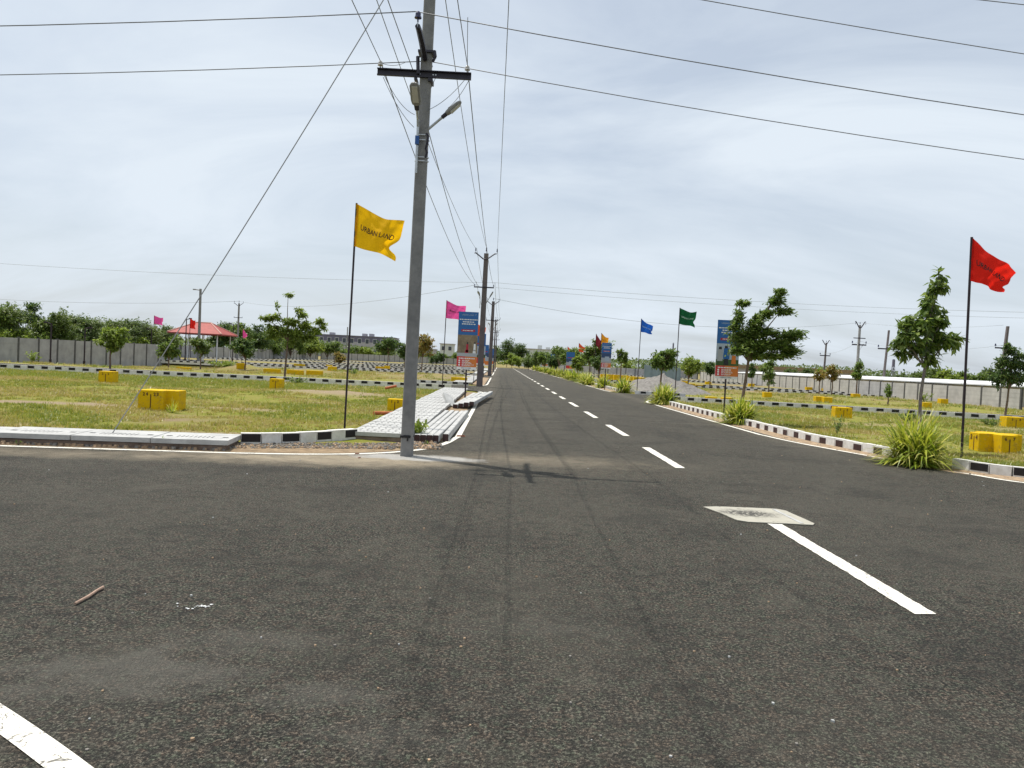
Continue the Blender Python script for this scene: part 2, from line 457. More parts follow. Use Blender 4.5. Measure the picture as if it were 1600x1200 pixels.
# ------------------------------------------------------------------ mesh helpers
class MB:
    def __init__(self):
        self.v, self.f, self.mi = [], [], []

    def face(self, pts, mi=0):
        b = len(self.v)
        self.v.extend([tuple(p) for p in pts])
        self.f.append(tuple(range(b, b + len(pts))))
        self.mi.append(mi)

    def box(self, x0, x1, y0, y1, z0, z1, mi=0, mtx=None):
        b = len(self.v)
        c = [(x0, y0, z0), (x1, y0, z0), (x1, y1, z0), (x0, y1, z0), (x0, y0, z1), (x1, y0, z1), (x1, y1, z1), (x0, y1, z1)]
        if mtx is not None:
            c = [tuple(mtx @ Vector(p)) for p in c]
        self.v.extend(c)
        for q in ((0, 3, 2, 1), (4, 5, 6, 7), (0, 1, 5, 4), (1, 2, 6, 5), (2, 3, 7, 6), (3, 0, 4, 7)):
            self.f.append(tuple(b + i for i in q))
            self.mi.append(mi)

    def tube(self, pts, rads, n=6, mi=0, cap=True):
        pts = [Vector(p) for p in pts]
        if isinstance(rads, (int, float)):
            rads = [rads] * len(pts)
        b = len(self.v)
        up = None
        for i, p in enumerate(pts):
            t = (pts[min(i + 1, len(pts) - 1)] - pts[max(i - 1, 0)])
            t = t.normalized() if t.length > 1e-9 else Vector((0, 0, 1))
            if up is None:
                ref = Vector((0, 0, 1)) if abs(t.z) < .9 else Vector((1, 0, 0))
                up = t.cross(ref).normalized()
            else:
                up = (up - t * up.dot(t))
                up = up.normalized() if up.length > 1e-6 else t.orthogonal().normalized()
            w = t.cross(up)
            for k in range(n):
                a = 2 * math.pi * k / n
                self.v.append(tuple(p + (up * math.cos(a) + w * math.sin(a)) * rads[i]))
        for i in range(len(pts) - 1):
            for k in range(n):
                k2 = (k + 1) % n
                self.f.append((b + i * n + k, b + i * n + k2, b + (i + 1) * n + k2, b + (i + 1) * n + k))
                self.mi.append(mi)
        if cap:
            self.f.append(tuple(b + k for k in reversed(range(n))))
            self.mi.append(mi)
            e = b + (len(pts) - 1) * n
            self.f.append(tuple(e + k for k in range(n)))
            self.mi.append(mi)

    def prism(self, outline, z0, z1, mi=0):
        n = len(outline)
        b = len(self.v)
        self.v.extend([(x, y, z0) for x, y in outline] + [(x, y, z1) for x, y in outline])
        self.f.append(tuple(b + i for i in reversed(range(n)))); self.mi.append(mi)
        self.f.append(tuple(b + n + i for i in range(n))); self.mi.append(mi)
        for i in range(n):
            j = (i + 1) % n
            self.f.append((b + i, b + j, b + n + j, b + n + i)); self.mi.append(mi)

    def mesh(self, name, mats):
        me = bpy.data.meshes.new(name)
        me.from_pydata(self.v, [], self.f)
        for m in mats if isinstance(mats, (list, tuple)) else [mats]:
            me.materials.append(m)
        if any(self.mi):
            me.polygons.foreach_set('material_index', self.mi)
        me.update()
        return me

    def build(self, name, mats, parent=None, smooth=False, loc=None):
        me = self.mesh(name, mats)
        if smooth:
            me.polygons.foreach_set('use_smooth', [True] * len(me.polygons))
        return link(name, me, parent, loc)


def link(name, me, parent=None, loc=None, rz=0.0):
    o = bpy.data.objects.new(name, me)
    COL.objects.link(o)
    if parent is not None:
        o.parent = parent
    if loc is not None:
        o.location = loc
    if rz:
        o.rotation_euler = (0, 0, rz)
    return o


def tag(o, label=None, cat=None, group=None, kind=None):
    if label: o['label'] = label
    if cat: o['category'] = cat
    if group: o['group'] = group
    if kind: o['kind'] = kind
    return o


def thing(name, loc, label, cat, group=None, rz=0.0):
    return tag(link(name, None, None, loc, rz), label, cat, group)


def copy_tree(o, parent=None):
    c = o.copy()
    COL.objects.link(c)
    c.parent = parent
    for ch in list(o.children):
        copy_tree(ch, c)
    return c


def smooth01(t):
    t = max(0.0, min(1.0, t))
    return t * t * (3 - 2 * t)


def nz(x, y, s=1.0, o=0.0):
    return noise.noise(Vector((x * s + o, y * s - o, o * .7)))


def text_mesh(body, size=1.0, bold=0.0):
    cu = bpy.data.curves.new('lettering', 'FONT')
    cu.body = body
    cu.size = size
    cu.align_x = 'CENTER'
    cu.align_y = 'CENTER'
    cu.offset = bold
    cu.resolution_u = 2
    ob = bpy.data.objects.new('lettering', cu)
    COL.objects.link(ob)
    bpy.context.view_layer.update()
    dg = bpy.context.evaluated_depsgraph_get()
    me = bpy.data.meshes.new_from_object(ob.evaluated_get(dg))
    vs = [tuple(v.co) for v in me.vertices]
    fs = [tuple(p.vertices) for p in me.polygons]
    bpy.data.objects.remove(ob)
    bpy.data.curves.remove(cu)
    bpy.data.meshes.remove(me)
    return vs, fs


# ------------------------------------------------------------------ the place: plan of the streets
XL, XR = -0.98, 7.08            # edges of the main carriageway
# side streets as (x0, y_near0, y_far0, x1, y_near1, y_far1)
SIDE = [
    (XL, 40.2, 47.2, -70, 36.4, 51.5 - 2.5),
    (XL, 73.5, 80.5, -70, 72.5, 79.5),
    (XL, 106, 113, -70, 106, 113),
    (XL, 139, 146, -70, 139, 146),
    (XR, 38.6, 46.2, 60, 24.0, 33.0),
    (XR, 72, 79, 60, 62.0, 69.5),
    (XR, 105, 112, 60, 97, 104),
    (XR, 138, 145, 60, 130, 137),
]


def lerp(a, b, t):
    return a + (b - a) * t


def side_bounds(s, x):
    t = (x - s[0]) / (s[3] - s[0])
    return lerp(s[1], s[4], t), lerp(s[2], s[5], t)


def left_edge(x):       # far edge of the near street, left of the junction
    return 11.75 + .10 * (x + 3.6) if x < -3.2 else 11.79 + (x + 3.2) * .3


def road_dist(x, y):
    """distance outside the asphalt (negative inside)"""
    if XL <= x <= XR and y < 182:
        return -1.0
    d = (XL - x) if x < XL else (x - XR)
    if y >= 182:
        d = max(0, y - 182)
    for s in SIDE:
        if (s[3] < 0) == (x < 0):
            a, b = side_bounds(s, x)
            dd = max(a - y, y - b)
            d = min(d, dd)
    if x < XL:
        d = min(d, max(y - left_edge(x), 2.4 - y))
        if x > -3.2:
            cd = 3.0
    else:
        far = 12.2 - .25 * (x - 8.6)
        d = min(d, max(y - far, 1.5 - y))
        # large corner radius on the right
        if x < 9.0:
            e = 13.5 if x > 8.3 else 13.5 + (8.3 - x) * 4.6
            d = min(d, y - e)
    return d


def hgt(x, y):
    d = road_dist(x, y)
    if d <= 0.05:
        return -0.05
    k = smooth01((d - .05) / 1.2)
    z = -0.05 + k * (0.05 + .05 * nz(x, y, .35, 3.1) + .03 * nz(x, y, 1.3, 9.0))
    # banks of earth in the plots
    for cx, cy, rx, ry, h in ((-6.3, 29.0, 2.8, 2.2, .16), (-22, 66, 3.5, 3.0, .55), (-4.5, 64, 3.5, 3, .30), (-12, 58, 4, 2.5, .22), (25, 53, 8, 2.4, .25),
                              (16, 26.5, 3.5, 1.2, .14), (21, 24.5, 4, 1.4, .14), (-16, 57.5, 5, 2.0, .18)):
        q = ((x - cx) / rx) ** 2 + ((y - cy) / ry) ** 2
        if q < 4:
            z += k * h * math.exp(-q * 1.4) * (1 + .35 * nz(x, y, 1.1, 5))
    # the plots beyond the second street on the far left lie lower
    z -= .42 * smooth01((-14 - x) / 10) * smooth01((y - 50.5) / 5) * smooth01((100 - y) / 20)
    return z


def frange(a, b, s):
    n = max(1, int(round((b - a) / s)))
    return [a + (b - a) * i / n for i in range(n + 1)]


xs = [-1600, -500, -200] + frange(-90, -26, 2.0) + frange(-25.5, 26, .5) + frange(27, 90, 2.0) + [200, 500, 1600]
ys = [-300, -60] + frange(-12, 12, 2.0) + frange(12.5, 52, .5) + frange(53, 200, 1.5) + [240, 300, 420, 700, 1300, 2600]
gm = MB()
nx = len(xs)
for y in ys:
    for x in xs:
        far_out = abs(x) > 95 or y < -12 or y > 205
        gm.v.append((x, y, -0.05 if far_out else hgt(x, y)))
for j in range(len(ys) - 1):
    for i in range(nx - 1):
        gm.f.append((j * nx + i, j * nx + i + 1, (j + 1) * nx + i + 1, (j + 1) * nx + i))
        gm.mi.append(0)
ground = gm.build('ground', M['ground'], smooth=True)
tag(ground, 'flat ground of dry grass and sandy soil between the streets', kind='structure')

# ------------------------------------------------------------------ roads
def arc(cx, cy, r, a0, a1, n=10):
    return [(cx + r * math.cos(R(lerp(a0, a1, i / n))), cy + r * math.sin(R(lerp(a0, a1, i / n)))) for i in range(n + 1)]


def fill_poly(outline, z):
    v3 = [Vector((x, y, 0)) for x, y in outline]
    mb = MB()
    mb.v = [(x, y, z) for x, y in outline]
    for t in tessellate_polygon([v3]):
        a, b, c = (v3[k] for k in t)
        mb.f.append(tuple(t) if (b - a).cross(c - a).z > 0 else tuple(reversed(t)))
        mb.mi.append(0)
    return mb.mesh('road', [])


# painted edge lines of the near junction, in plan
LINE_L = [(-40, 8.0), (-20, 10.1), (-9.5, 11.12), (-7.28, 11.36), (-5.5, 11.56), (-3.85, 11.75), (-2.9, 11.98), (-2.2, 12.30), (-1.65, 12.75), (-1.22, 13.38), (-0.95, 14.35), (-0.82, 15.6)]
LINE_L2 = [(-0.80, 15.6), (-0.80, 36.8), (-0.84, 38.2), (-1.05, 39.2)]
LINE_R = [(40, 5.0), (20, 9.7), (12, 11.55), (9.6, 12.05), (8.75, 12.45), (8.45, 13.0), (8.2, 14.1), (7.85, 15.3), (7.4, 16.8), (7.05, 18.2), (6.88, 19.8)]
LINE_R2 = [(6.86, 19.8), (6.86, 34.8), (7.0, 36.4), (7.5, 37.8)]


def offset_line(pts, d):
    res = []
    for i, p in enumerate(pts):
        a = pts[max(i - 1, 0)]
        b = pts[min(i + 1, len(pts) - 1)]
        t = Vector((b[0] - a[0], b[1] - a[1])).normalized()
        res.append((p[0] - t.y * d, p[1] + t.x * d))
    return res


def smooth_line(pts, it=2):
    for _ in range(it):
        q = [pts[0]]
        for a, b in zip(pts, pts[1:]):
            q.append((lerp(a[0], b[0], .25), lerp(a[1], b[1], .25)))
            q.append((lerp(a[0], b[0], .75), lerp(a[1], b[1], .75)))
        q.append(pts[-1])
        pts = q
    return pts


SL, SR = smooth_line(LINE_L), smooth_line(LINE_R)
edge_l = offset_line(SL, .16)            # asphalt reaches a little past the painted line
edge_r = offset_line(SR, -.16)
edge_l = [p for p in edge_l if p[0] <= XL]
edge_r = [p for p in edge_r if p[0] >= XR]
outline = [(XL, 183), (XL, 15.9)] + [p for p in reversed(edge_l)] + \
          [(-40, -30), (40, -30)] + edge_r + [(XR, 18.5), (XR, 183)]
clean = []
for p in outline:
    if not clean or (Vector(p) - Vector(clean[-1])).length > .02:
        clean.append(p)
road = link('road', fill_poly(clean, 0.0))
road.data.materials.append(M['asphalt'])
tag(road, 'dark asphalt main road with a dashed white centre line', kind='structure')
for s in SIDE:
    sg = 1 if s[3] > 0 else -1
    r_ = 1.6
    x0 = s[0]
    a0, b0 = s[1], s[2]
    pts = [(x0, a0 - r_)] + [(x0 + sg * (r_ - r_ * math.cos(R(t))), a0 - r_ + r_ * math.sin(R(t))) for t in range(15, 91, 15)] + \
          [(s[3], s[4]), (s[3], s[5])] + [(x0 + sg * (r_ - r_ * math.cos(R(t))), b0 + r_ - r_ * math.sin(R(t))) for t in range(90, 0, -15)] + [(x0, b0 + r_)]
    so = link('side_street', fill_poly(pts, 0.0))
    so.data.materials.append(M['asphalt'])
    tag(so, 'asphalt side street on the %s, %s from the camera' % ('left' if sg < 0 else 'right', ['first', 'second', 'third', 'fourth'][SIDE.index(s) % 4]), kind='structure')


def strip(name, pts, w, z, m, parent):
    a, b = offset_line(pts, w / 2), offset_line(pts, -w / 2)
    mb = MB()
    for i in range(len(pts) - 1):
        mb.face([(*b[i], z), (*b[i + 1], z), (*a[i + 1], z), (*a[i], z)])
    return mb.build(name, m, parent)


ZL = .006
strip('edge_line', SL, .115, ZL, M['line'], road)
strip('edge_line', smooth_line(LINE_L2), .115, ZL, M['line'], road)
strip('edge_line', SR, .115, ZL, M['line'], road)
strip('edge_line', smooth_line(LINE_R2), .115, ZL, M['line'], road)
for a, b in ((49.4, 71.2), (82.7, 103.8), (115.3, 136.8), (148.4, 182)):
    strip('edge_line', [(-1.05, a - 1), (-0.86, a), (-0.80, a + 2), (-0.80, b)], .115, ZL, M['line'], road)
for a, b in ((48.5, 69.6), (81.2, 102.8), (114.2, 135.8), (147.2, 182)):
    strip('edge_line', [(7.5, a - 1.2), (7.0, a - .4), (6.86, a + 1.5), (6.86, b)], .115, ZL, M['line'], road)
strip('edge_line', smooth_line([(-7, 4.7), (-3.6, 4.1), (-2.62, 3.62), (-2.03, 3.215), (-1.54, 2.855), (-1.1, 2.5), (-.8, 2.1)]), .118, ZL, M['line'], road)
# edge lines of the side streets
for s in SIDE:
    sg = 1 if s[3] > 0 else -1
    strip('edge_line', [(s[0] + sg * 1.6, s[1] + .14), (s[3], s[4] + .14)], .12, ZL, M['line'], road)
    strip('edge_line', [(s[0] + sg * 1.6, s[2] - .14), (s[3], s[5] - .14)], .12, ZL, M['line'], road)
# centre dashes
dashes = [(5.17, 8.10), (12.38, 15.35), (17.75, 20.8), (23.4, 26.3), (29.2, 32.2), (35.0, 37.6)] + [(40.5 + 5.8 * i, 43.3 + 5.8 * i) for i in range(24)]
for a, b in dashes:
    mb = MB()
    w = .08
    x = 3.0
    k = .10 if a < 6 else .0
    if a < 30:
        n_d = int((b - a) / .06)
        jl = [rnd.uniform(-.005, .005) + .006 * nz(t_ * .4, a, 1, 2) for t_ in range(n_d + 1)]
        jr = [rnd.uniform(-.005, .005) + .006 * nz(t_ * .4, a, 1, 8) for t_ in range(n_d + 1)]
        for t_ in range(n_d):
            y0_, y1_ = lerp(a, b, t_ / n_d), lerp(a, b, (t_ + 1) / n_d)
            mb.face([(x - w + jl[t_], y0_, ZL), (x + w + jr[t_], y0_ + (k * .2 if t_ == 0 else 0), ZL), (x + w + jr[t_ + 1], y1_, ZL), (x - w + jl[t_ + 1], y1_, ZL)])
    else:
        mb.face([(x - w, a, ZL), (x + w, a, ZL), (x + w, b, ZL), (x - w, b, ZL)])
    mb.build('centre_line_dash', M['line'], road)
# cement repair patch across the centre line, with a worn middle and a raised rim
pm = NT('cement_patch')
wear = pm.math('MULTIPLY', pm.blob(2.88, 8.62, .42, .26, .7, 1.1), 1.25, clamp=True)
grit = pm.noise(26, 6, .75)
wf = pm.math('MULTIPLY', wear, pm.ramp(grit, [(.40, 0.0), (.50, .92)]), clamp=True)
wf = pm.math('MAXIMUM', wf, pm.ramp(pm.noise(11, 7, .8), [(.36, .8), (.41, 0.0)]))
pc = pm.mix(wf, pm.mix(pm.noise(7, 6, .7), (0.46, 0.44, 0.37), (0.30, 0.285, 0.24)), (0.045, 0.043, 0.040))
pm.bump(pm.noise(60, 4, .7), .4, .01)
pm_m = pm.done(pc, .9, .2)
patch = MB()
pts = [(2.46, 8.92), (2.62, 8.97), (2.98, 8.99), (3.34, 8.99), (3.42, 8.90), (3.47, 8.2), (3.43, 8.12), (3.0, 8.13), (2.72, 8.12), (2.63, 8.20), (2.58, 8.45)]
pw = []
for i, p in enumerate(pts):
    q = pts[(i + 1) % len(pts)]
    for t in (0, .33, .66):
        x, y = lerp(p[0], q[0], t), lerp(p[1], q[1], t)
        pw.append((x + .012 * nz(x, y, 9, 1), y + .012 * nz(x, y, 9, 4)))
patch.prism(list(reversed(pw)), .004, .011)
patch.build('cement_patch', pm_m, road)
rim = MB()
for q in (((3.30, 8.16), (3.34, 8.16), (3.31, 8.93), (3.27, 8.93)),):
    rim.prism(list(q), .0111, .016)
rim.build('cement_patch_rim', M['conc'], road)
# fresh cement specks and a stick lying on the road, leaves
sp = MB()
for i in range(16):
    a = rnd.uniform(0, 6.28)
    cx, cy = -1.77 + rnd.gauss(0, .055), 4.70 + rnd.gauss(0, .02)
    r0 = rnd.uniform(.004, .013)
    sp.prism([(cx + r0 * rnd.uniform(.6, 1.2) * math.cos(a + k), cy + r0 * rnd.uniform(.5, 1) * math.sin(a + k)) for k in (0, 1.2, 2.5, 3.8, 5.0)], .003, .006)
sp.build('cement_specks', M['print_white'], road)['kind'] = 'stuff'
st = MB()
st.tube([(-2.50, 4.64, .012), (-2.49, 4.78, .016), (-2.505, 4.90, .013), (-2.50, 4.97, .014)], [.009, .010, .009, .011], 7)
tag(st.build('stick', M['wood']), 'short dry pinkish stick lying on the asphalt in the left foreground', 'stick')

for nm_, bx, by, L_, an_ in (('small rust-coloured brick shard lying on the left edge line by the stacked posts', -.74, 15.8, .10, .15), ('tiny rust-coloured brick shard on the edge line left of the nearest pole', -2.22, 12.28, .045, .6),
                             ('tiny brown clod on the dusty asphalt left of the nearest pole', -2.1, 11.82, .04, 1.2)):
    sb = MB()
    mt_ = Matrix.Translation((bx, by, .008)) @ Matrix.Rotation(an_, 4, 'Z')
    sb.v = [tuple(mt_ @ Vector(p_)) for p_ in ((-L_, -.2 * L_, 0), (L_ * .8, -.25 * L_, 0), (L_, .2 * L_, 0), (-L_ * .7, .3 * L_, 0), (-L_ * .8, -.1 * L_, .25 * L_), (L_ * .6, -.15 * L_, .3 * L_), (L_ * .75, .1 * L_, .22 * L_), (-L_ * .5, .16 * L_, .27 * L_))]
    sb.f = [(0, 3, 2, 1), (4, 5, 6, 7), (0, 1, 5, 4), (1, 2, 6, 5), (2, 3, 7, 6), (3, 0, 4, 7)]
    sb.mi = [0] * 6
    tag(sb.build('brick_shard', M['shard']), nm_, 'brick shard')

# loose pebbles and leaf scraps on the road
pb = MB()
for i in range(260):
    t = rnd.random()
    y = 2.4 + 13 * t * t
    x = rnd.uniform(-.62, .68) * y * 1.1 + .1
    if x < -3 and y > 10.5: continue
    r0 = rnd.uniform(.003, .008) * (1 + .05 * y)
    a = rnd.uniform(0, 6)
    o5 = [(x + r0 * rnd.uniform(.6, 1.2) * math.cos(a + k), y + r0 * rnd.uniform(.6, 1.2) * math.sin(a + k)) for k in (0, 1.25, 2.5, 3.75, 5.0)]
    pb.prism(o5, .0, r0 * rnd.uniform(.7, 1.3), rnd.choice((0, 0, 0, 1, 1, 1, 2)))
tag(pb.build('pebbles', [M['stone_a'], M['stone_b'], M['conc']]), 'tiny loose pebbles scattered over the asphalt', kind='stuff')

# ------------------------------------------------------------------ verges
def verge(label, a, b, z, m, name='sandy_verge'):
    mb = MB()
    n = min(len(a), len(b))
    for i in range(n - 1):
        mb.face([(*a[i], z), (*a[i + 1], z), (*b[i + 1], z + .03), (*b[i], z + .03)])
    o = mb.build(name, m)
    me = o.data
    if sum(p.normal.z for p in me.polygons) < 0:
        me.flip_normals()
    return tag(o, label, kind='structure')


def resample(pts, step):
    out_ = [Vector(pts[0])]
    acc = 0
    for a, b in zip(pts, pts[1:]):
        a, b = Vector(a), Vector(b)
        L = (b - a).length
        if L < 1e-6: continue
        t = step - acc
        while t <= L:
            out_.append(a.lerp(b, t / L))
            t += step
        acc = L - (t - step)
    return out_


KERB_R = smooth_line([(30, 7.75), (12, 12.25), (9.8, 12.85), (8.95, 13.2), (8.50, 13.9), (8.30, 14.9), (7.98, 16.5), (7.66, 18.3), (7.56, 20.5), (7.52, 24), (7.50, 33.2), (7.62, 35.2), (8.2, 36.6)])
vr = [(p[0], p[1]) for p in resample(KERB_R, .5)]
verge('orange sandy strip between the right edge line and the painted kerb', offset_line(vr, .60), offset_line(vr, .05), -.006, M['sand'])
for a, b in ((48.5, 69.6), (81.2, 102.8), (114.2, 135.8), (147.2, 182)):
    verge('orange sandy strip along the right of the road, between side streets', [(7.0, a), (7.0, b)], [(7.55, a + .5), (7.55, b - .5)], -.006, M['sand'])
for a, b in ((49.0, 71.4), (82.3, 104.0), (115.0, 137.0), (148.0, 182)):
    verge('sandy strip along the left of the road, between side streets', [(-.95, a), (-.95, b)], [(-1.75, a + .3), (-1.75, b - .3)], -.006, M['sand'])
verge('dusty earth strip under the stacked posts beside the left edge line', [(-0.9, 14.8), (-.93, 20), (-.93, 37.5)], [(-1.75, 13.6), (-1.75, 20), (-1.75, 37.5)], -.008, M['soil'])
vl = [(p[0], p[1]) for p in resample(SL, .4) if -16 < p[0] < -1.3]
verge('stony earth strip between the side street and the left slabs', offset_line(vl, .10), offset_line(vl, .85), -.006, M['soil'])

def stones(name, label, region, n, r0, r1, mats, seed, z=0.0):
    q = random.Random(seed)
    mb = MB()
    for i in range(n):
        x, y = region(q)
        r = q.uniform(r0, r1)
        a = q.uniform(0, 6.28)
        base = len(mb.v)
        zz = z
        for k in range(5):
            an = a + k * 1.257
            rr = r * q.uniform(.65, 1.2)
            mb.v.append((x + rr * math.cos(an), y + rr * math.sin(an), zz - .005))
        for k in range(5):
            an = a + k * 1.257 + q.uniform(-.2, .2)
            rr = r * q.uniform(.45, .9)
            mb.v.append((x + rr * math.cos(an), y + rr * math.sin(an), zz + r * q.uniform(.5, 1.0)))
        mi = q.randrange(len(mats))
        for k in range(5):
            k2 = (k + 1) % 5
            mb.f.append((base + k, base + k2, base + 5 + k2, base + 5 + k)); mb.mi.append(mi)
        mb.f.append(tuple(base + 5 + k for k in range(5))); mb.mi.append(mi)
    return tag(mb.build(name, mats), label, kind='stuff')


stones('gravel', 'grey crushed stone in front of the short black and white kerb',
       lambda q: (lambda t, s: (lerp(-4.35, -1.75, t), lerp(12.05, 13.0, t) + .1 + s * lerp(.75, .9, t)))(q.random(), q.random()), 1500, .012, .032, [M['stone_a'], M['stone_a'], M['stone_b']], 5, .01)
stones('rubble', 'brown stones and rubble along the foot of the left slab row',
       lambda q: (lambda t: (lerp(-12, -4.2, t), lerp(10.95, 11.85, t) + .1 + abs(q.gauss(0, .16))))(q.random()), 800, .015, .05, [M['stone_b'], M['stone_a'], M['stone_b']], 6, .005)
stones('rubble', 'tan stones at the near end of the stacked concrete posts',
       lambda q: (q.uniform(-1.75, -.98), 13.35 + abs(q.gauss(.2, .45))), 260, .015, .045, [M['stone_b'], M['stone_a']], 8, .005)
stones('rubble', 'small tan stones and clods along the right sandy verge',
       lambda q: (lambda i: (vr[i][0] - .12 - q.random() * .35, vr[i][1] - .1))(q.randrange(20, len(vr) - 2)), 420, .008, .025, [M['stone_b'], M['stone_b'], M['stone_a']], 9, .004)

# ------------------------------------------------------------------ kerbs
BL = .33
KW, KH = .15, .20


def kerb_meshes(L, hw, hb, style):
    res = []
    for black in (0, 1):
        mb = MB()
        mb.box(-L / 2 + .003, L / 2 - .003, -KW / 2, KW / 2, -.12, KH, 0)
        if black:
            z0, z1 = (.055, KH - .012) if style == 'panel' else (.02, KH - .035)
            e = .012 if style == 'panel' else .03
            mb.box(-L / 2 + e, L / 2 - e, -KW / 2 - .004, KW / 2 + .004, z0, z1, 1)
            if style == 'full':
                pass
        res.append(mb.mesh('kerb_block', [M['kerb_w'], M['kerb_b'] if style == 'brown' else M['kerb_k']]))
    return res


KM = {'panel': kerb_meshes(BL, 0, 0, 'panel'), 'brown': kerb_meshes(BL, 0, 0, 'brown')}
fk = MB()
fk.box(-BL / 2 + .003, BL / 2 - .003, -KW / 2, KW / 2, -.12, KH, 0)
KM['all'] = [KM['panel'][0], fk.mesh('kerb_block', [M['kerb_k']])]


def kerb(label, pts, style='panel', start=0, z=0.0, single=True):
    p = resample(pts, BL)
    mid = p[len(p) // 2]
    if single:
        root = link('kerb', None, None, (p[0].x, p[0].y, 0))
        tag(root, label, kind='structure')
        for i in range(len(p) - 1):
            c = (p[i] + p[i + 1]) / 2
            t = p[i + 1] - p[i]
            o = link('kerb_block', KM[style][(i + start) % 2], root, (c.x - p[0].x + rnd.uniform(-.006, .006), c.y - p[0].y + rnd.uniform(-.006, .006), z + rnd.uniform(-.008, .006)), math.atan2(t.y, t.x) + rnd.uniform(-.016, .016))
        return root
    mb = MB()
    for i in range(len(p) - 1):
        c = (p[i] + p[i + 1]) / 2
        t = p[i + 1] - p[i]
        mt = Matrix.Translation((c.x, c.y, z)) @ Matrix.Rotation(math.atan2(t.y, t.x), 4, 'Z')
        mb.box(-BL / 2 + .003, BL / 2 - .003, -KW / 2, KW / 2, -.12, KH, 0, mt)
        if (i + start) % 2:
            mb.box(-BL / 2 + .012, BL / 2 - .012, -KW / 2 - .006, KW / 2 + .006, .05, KH - .012, 1, mt)
    return tag(mb.build('kerb', [M['kerb_w'], M['kerb_k']]), label, kind='structure')


kerb('short black and white kerb between the left slabs and the perforated slabs', [(-4.28, 12.86), (-3.9, 13.0), (-3.4, 13.42), (-2.98, 13.95), (-2.72, 14.36), (-2.62, 14.55)], 'panel', 1)
kerb('black and white kerb curving along the right side of the main road', [tuple(p) for p in KERB_R if p[1] > 15.4], 'brown', 0)
kerb('black and white kerb of the right corner below the red flag', list(reversed([tuple(p) for p in KERB_R if p[1] < 14.1 and p[0] < 16])), 'panel', 0)
S = SIDE


def along(s, far, x0, x1, off=0.0):
    k = 1 if far else 0
    return [(x, side_bounds(s, x)[k] + off) for x in (x0, x1)]


kerb('black and white kerb behind the nearest left grass plot', along(S[0], 0, -2.5, -32, -.15), 'panel', 0, .05)
kerb('black and white kerb on the far side of the first left side street', along(S[0], 1, -1.9, -5.2, .2), 'panel', 1)
kerb('black and white kerb behind the nearest right grass plot', along(S[4], 0, 8.7, 32, -.15), 'panel', 1, .05)
kerb('black and white kerb on the far side of the first right side street, below the sand heap', along(S[4], 1, 8.2, 11.2, .25), 'panel', 0)
kerb('black and white kerb on the near side of the second left side street', along(S[1], 0, -2.5, -36, -.15), 'panel', 0, 0, True)
kerb('black and white kerb on the near side of the second right side street', along(S[5], 0, 9, 36, -.15), 'panel', 0, 0, True)
for i, nm in ((1, 'second'), (2, 'third'), (3, 'fourth')):
    if i > 1:
        kerb('distant black and white kerb on the near side of the %s left side street' % nm, along(S[i], 0, -2.5, -41, -.15), single=False)
        kerb('distant black and white kerb on the near side of the %s right side street' % nm, along(S[i + 4], 0, 9, 34, -.15), single=False)
    kerb('distant black and white kerb on the far side of the %s left side street' % nm, along(S[i], 1, -2.5, -41, .15), single=False)
    kerb('distant black and white kerb on the far side of the %s right side street' % nm, along(S[i + 4], 1, 9, 34, .15), single=False)
kerb('black and white kerb edging the second block along the right of the road', [(7.85, 48.4), (7.62, 50), (7.6, 69)], 'brown')
for j, (a, b) in enumerate(((82, 102.5), (114.8, 135.5), (148, 180))):
    kerb('distant kerb edging the %s block along the right of the road' % ('third', 'fourth', 'fifth')[j], [(7.6, a), (7.6, b)], single=False)
for j, (a, b) in enumerate(((57, 57), (63, 62), (90, 89), (97, 96), (122, 121), (130, 129))):
    kerb('distant plot-edging kerb in the left plots, row %s' % ('one', 'two', 'three', 'four', 'five', 'six')[j], [(-24 + j, a + 34), (-4, b + 34)], single=False)

# ------------------------------------------------------------------ drain covers
ZT = .15


def cover_mesh(w, l, th, holes, name, taper=0):
    """slab w (x) by l (y) with sunken slots; holes = list of (x0,x1,y0,y1)"""
    xs_ = sorted({0, w} | {h[0] for h in holes} | {h[1] for h in holes})
    ys_ = sorted({0, l} | {h[2] for h in holes} | {h[3] for h in holes})
    mb = MB()
    for i in range(len(xs_) - 1):
        for j in range(len(ys_) - 1):
            x0, x1, y0, y1 = xs_[i], xs_[i + 1], ys_[j], ys_[j + 1]
            hole = any(h[0] - 1e-6 <= x0 and x1 <= h[1] + 1e-6 and h[2] - 1e-6 <= y0 and y1 <= h[3] + 1e-6 for h in holes)
            z = -.045 if hole else 0
            if hole:
                mb.face([(x0, y0, z), (x1, y0, z), (x1, y1, z), (x0, y1, z)], 1)
                for a, b in (((x0, y0), (x1, y0)), ((x1, y0), (x1, y1)), ((x1, y1), (x0, y1)), ((x0, y1), (x0, y0))):
                    mb.face([(*a, 0), (*b, 0), (*b, z), (*a, z)], 1)
            else:
                mb.face([(x0, y0, z), (x1, y0, z), (x1, y1, z), (x0, y1, z)])
    for a, b in (((0, 0), (w, 0)), ((w, 0), (w, l)), ((w, l), (0, l)), ((0, l), (0, 0))):
        mb.face([(*a, -th), (*b, -th), (*b, 0), (*a, 0)])
    return mb.mesh(name, [M['conc'], M['pole']])


hl = []
for i in range(8):
    for j in range(3):
        x = .09 + i * .135 + (.03 if j % 2 else 0)
        y = .11 + j * .19
        hl.append((round(x, 3), round(x + .036, 3), round(y, 3), round(y + .066, 3)))
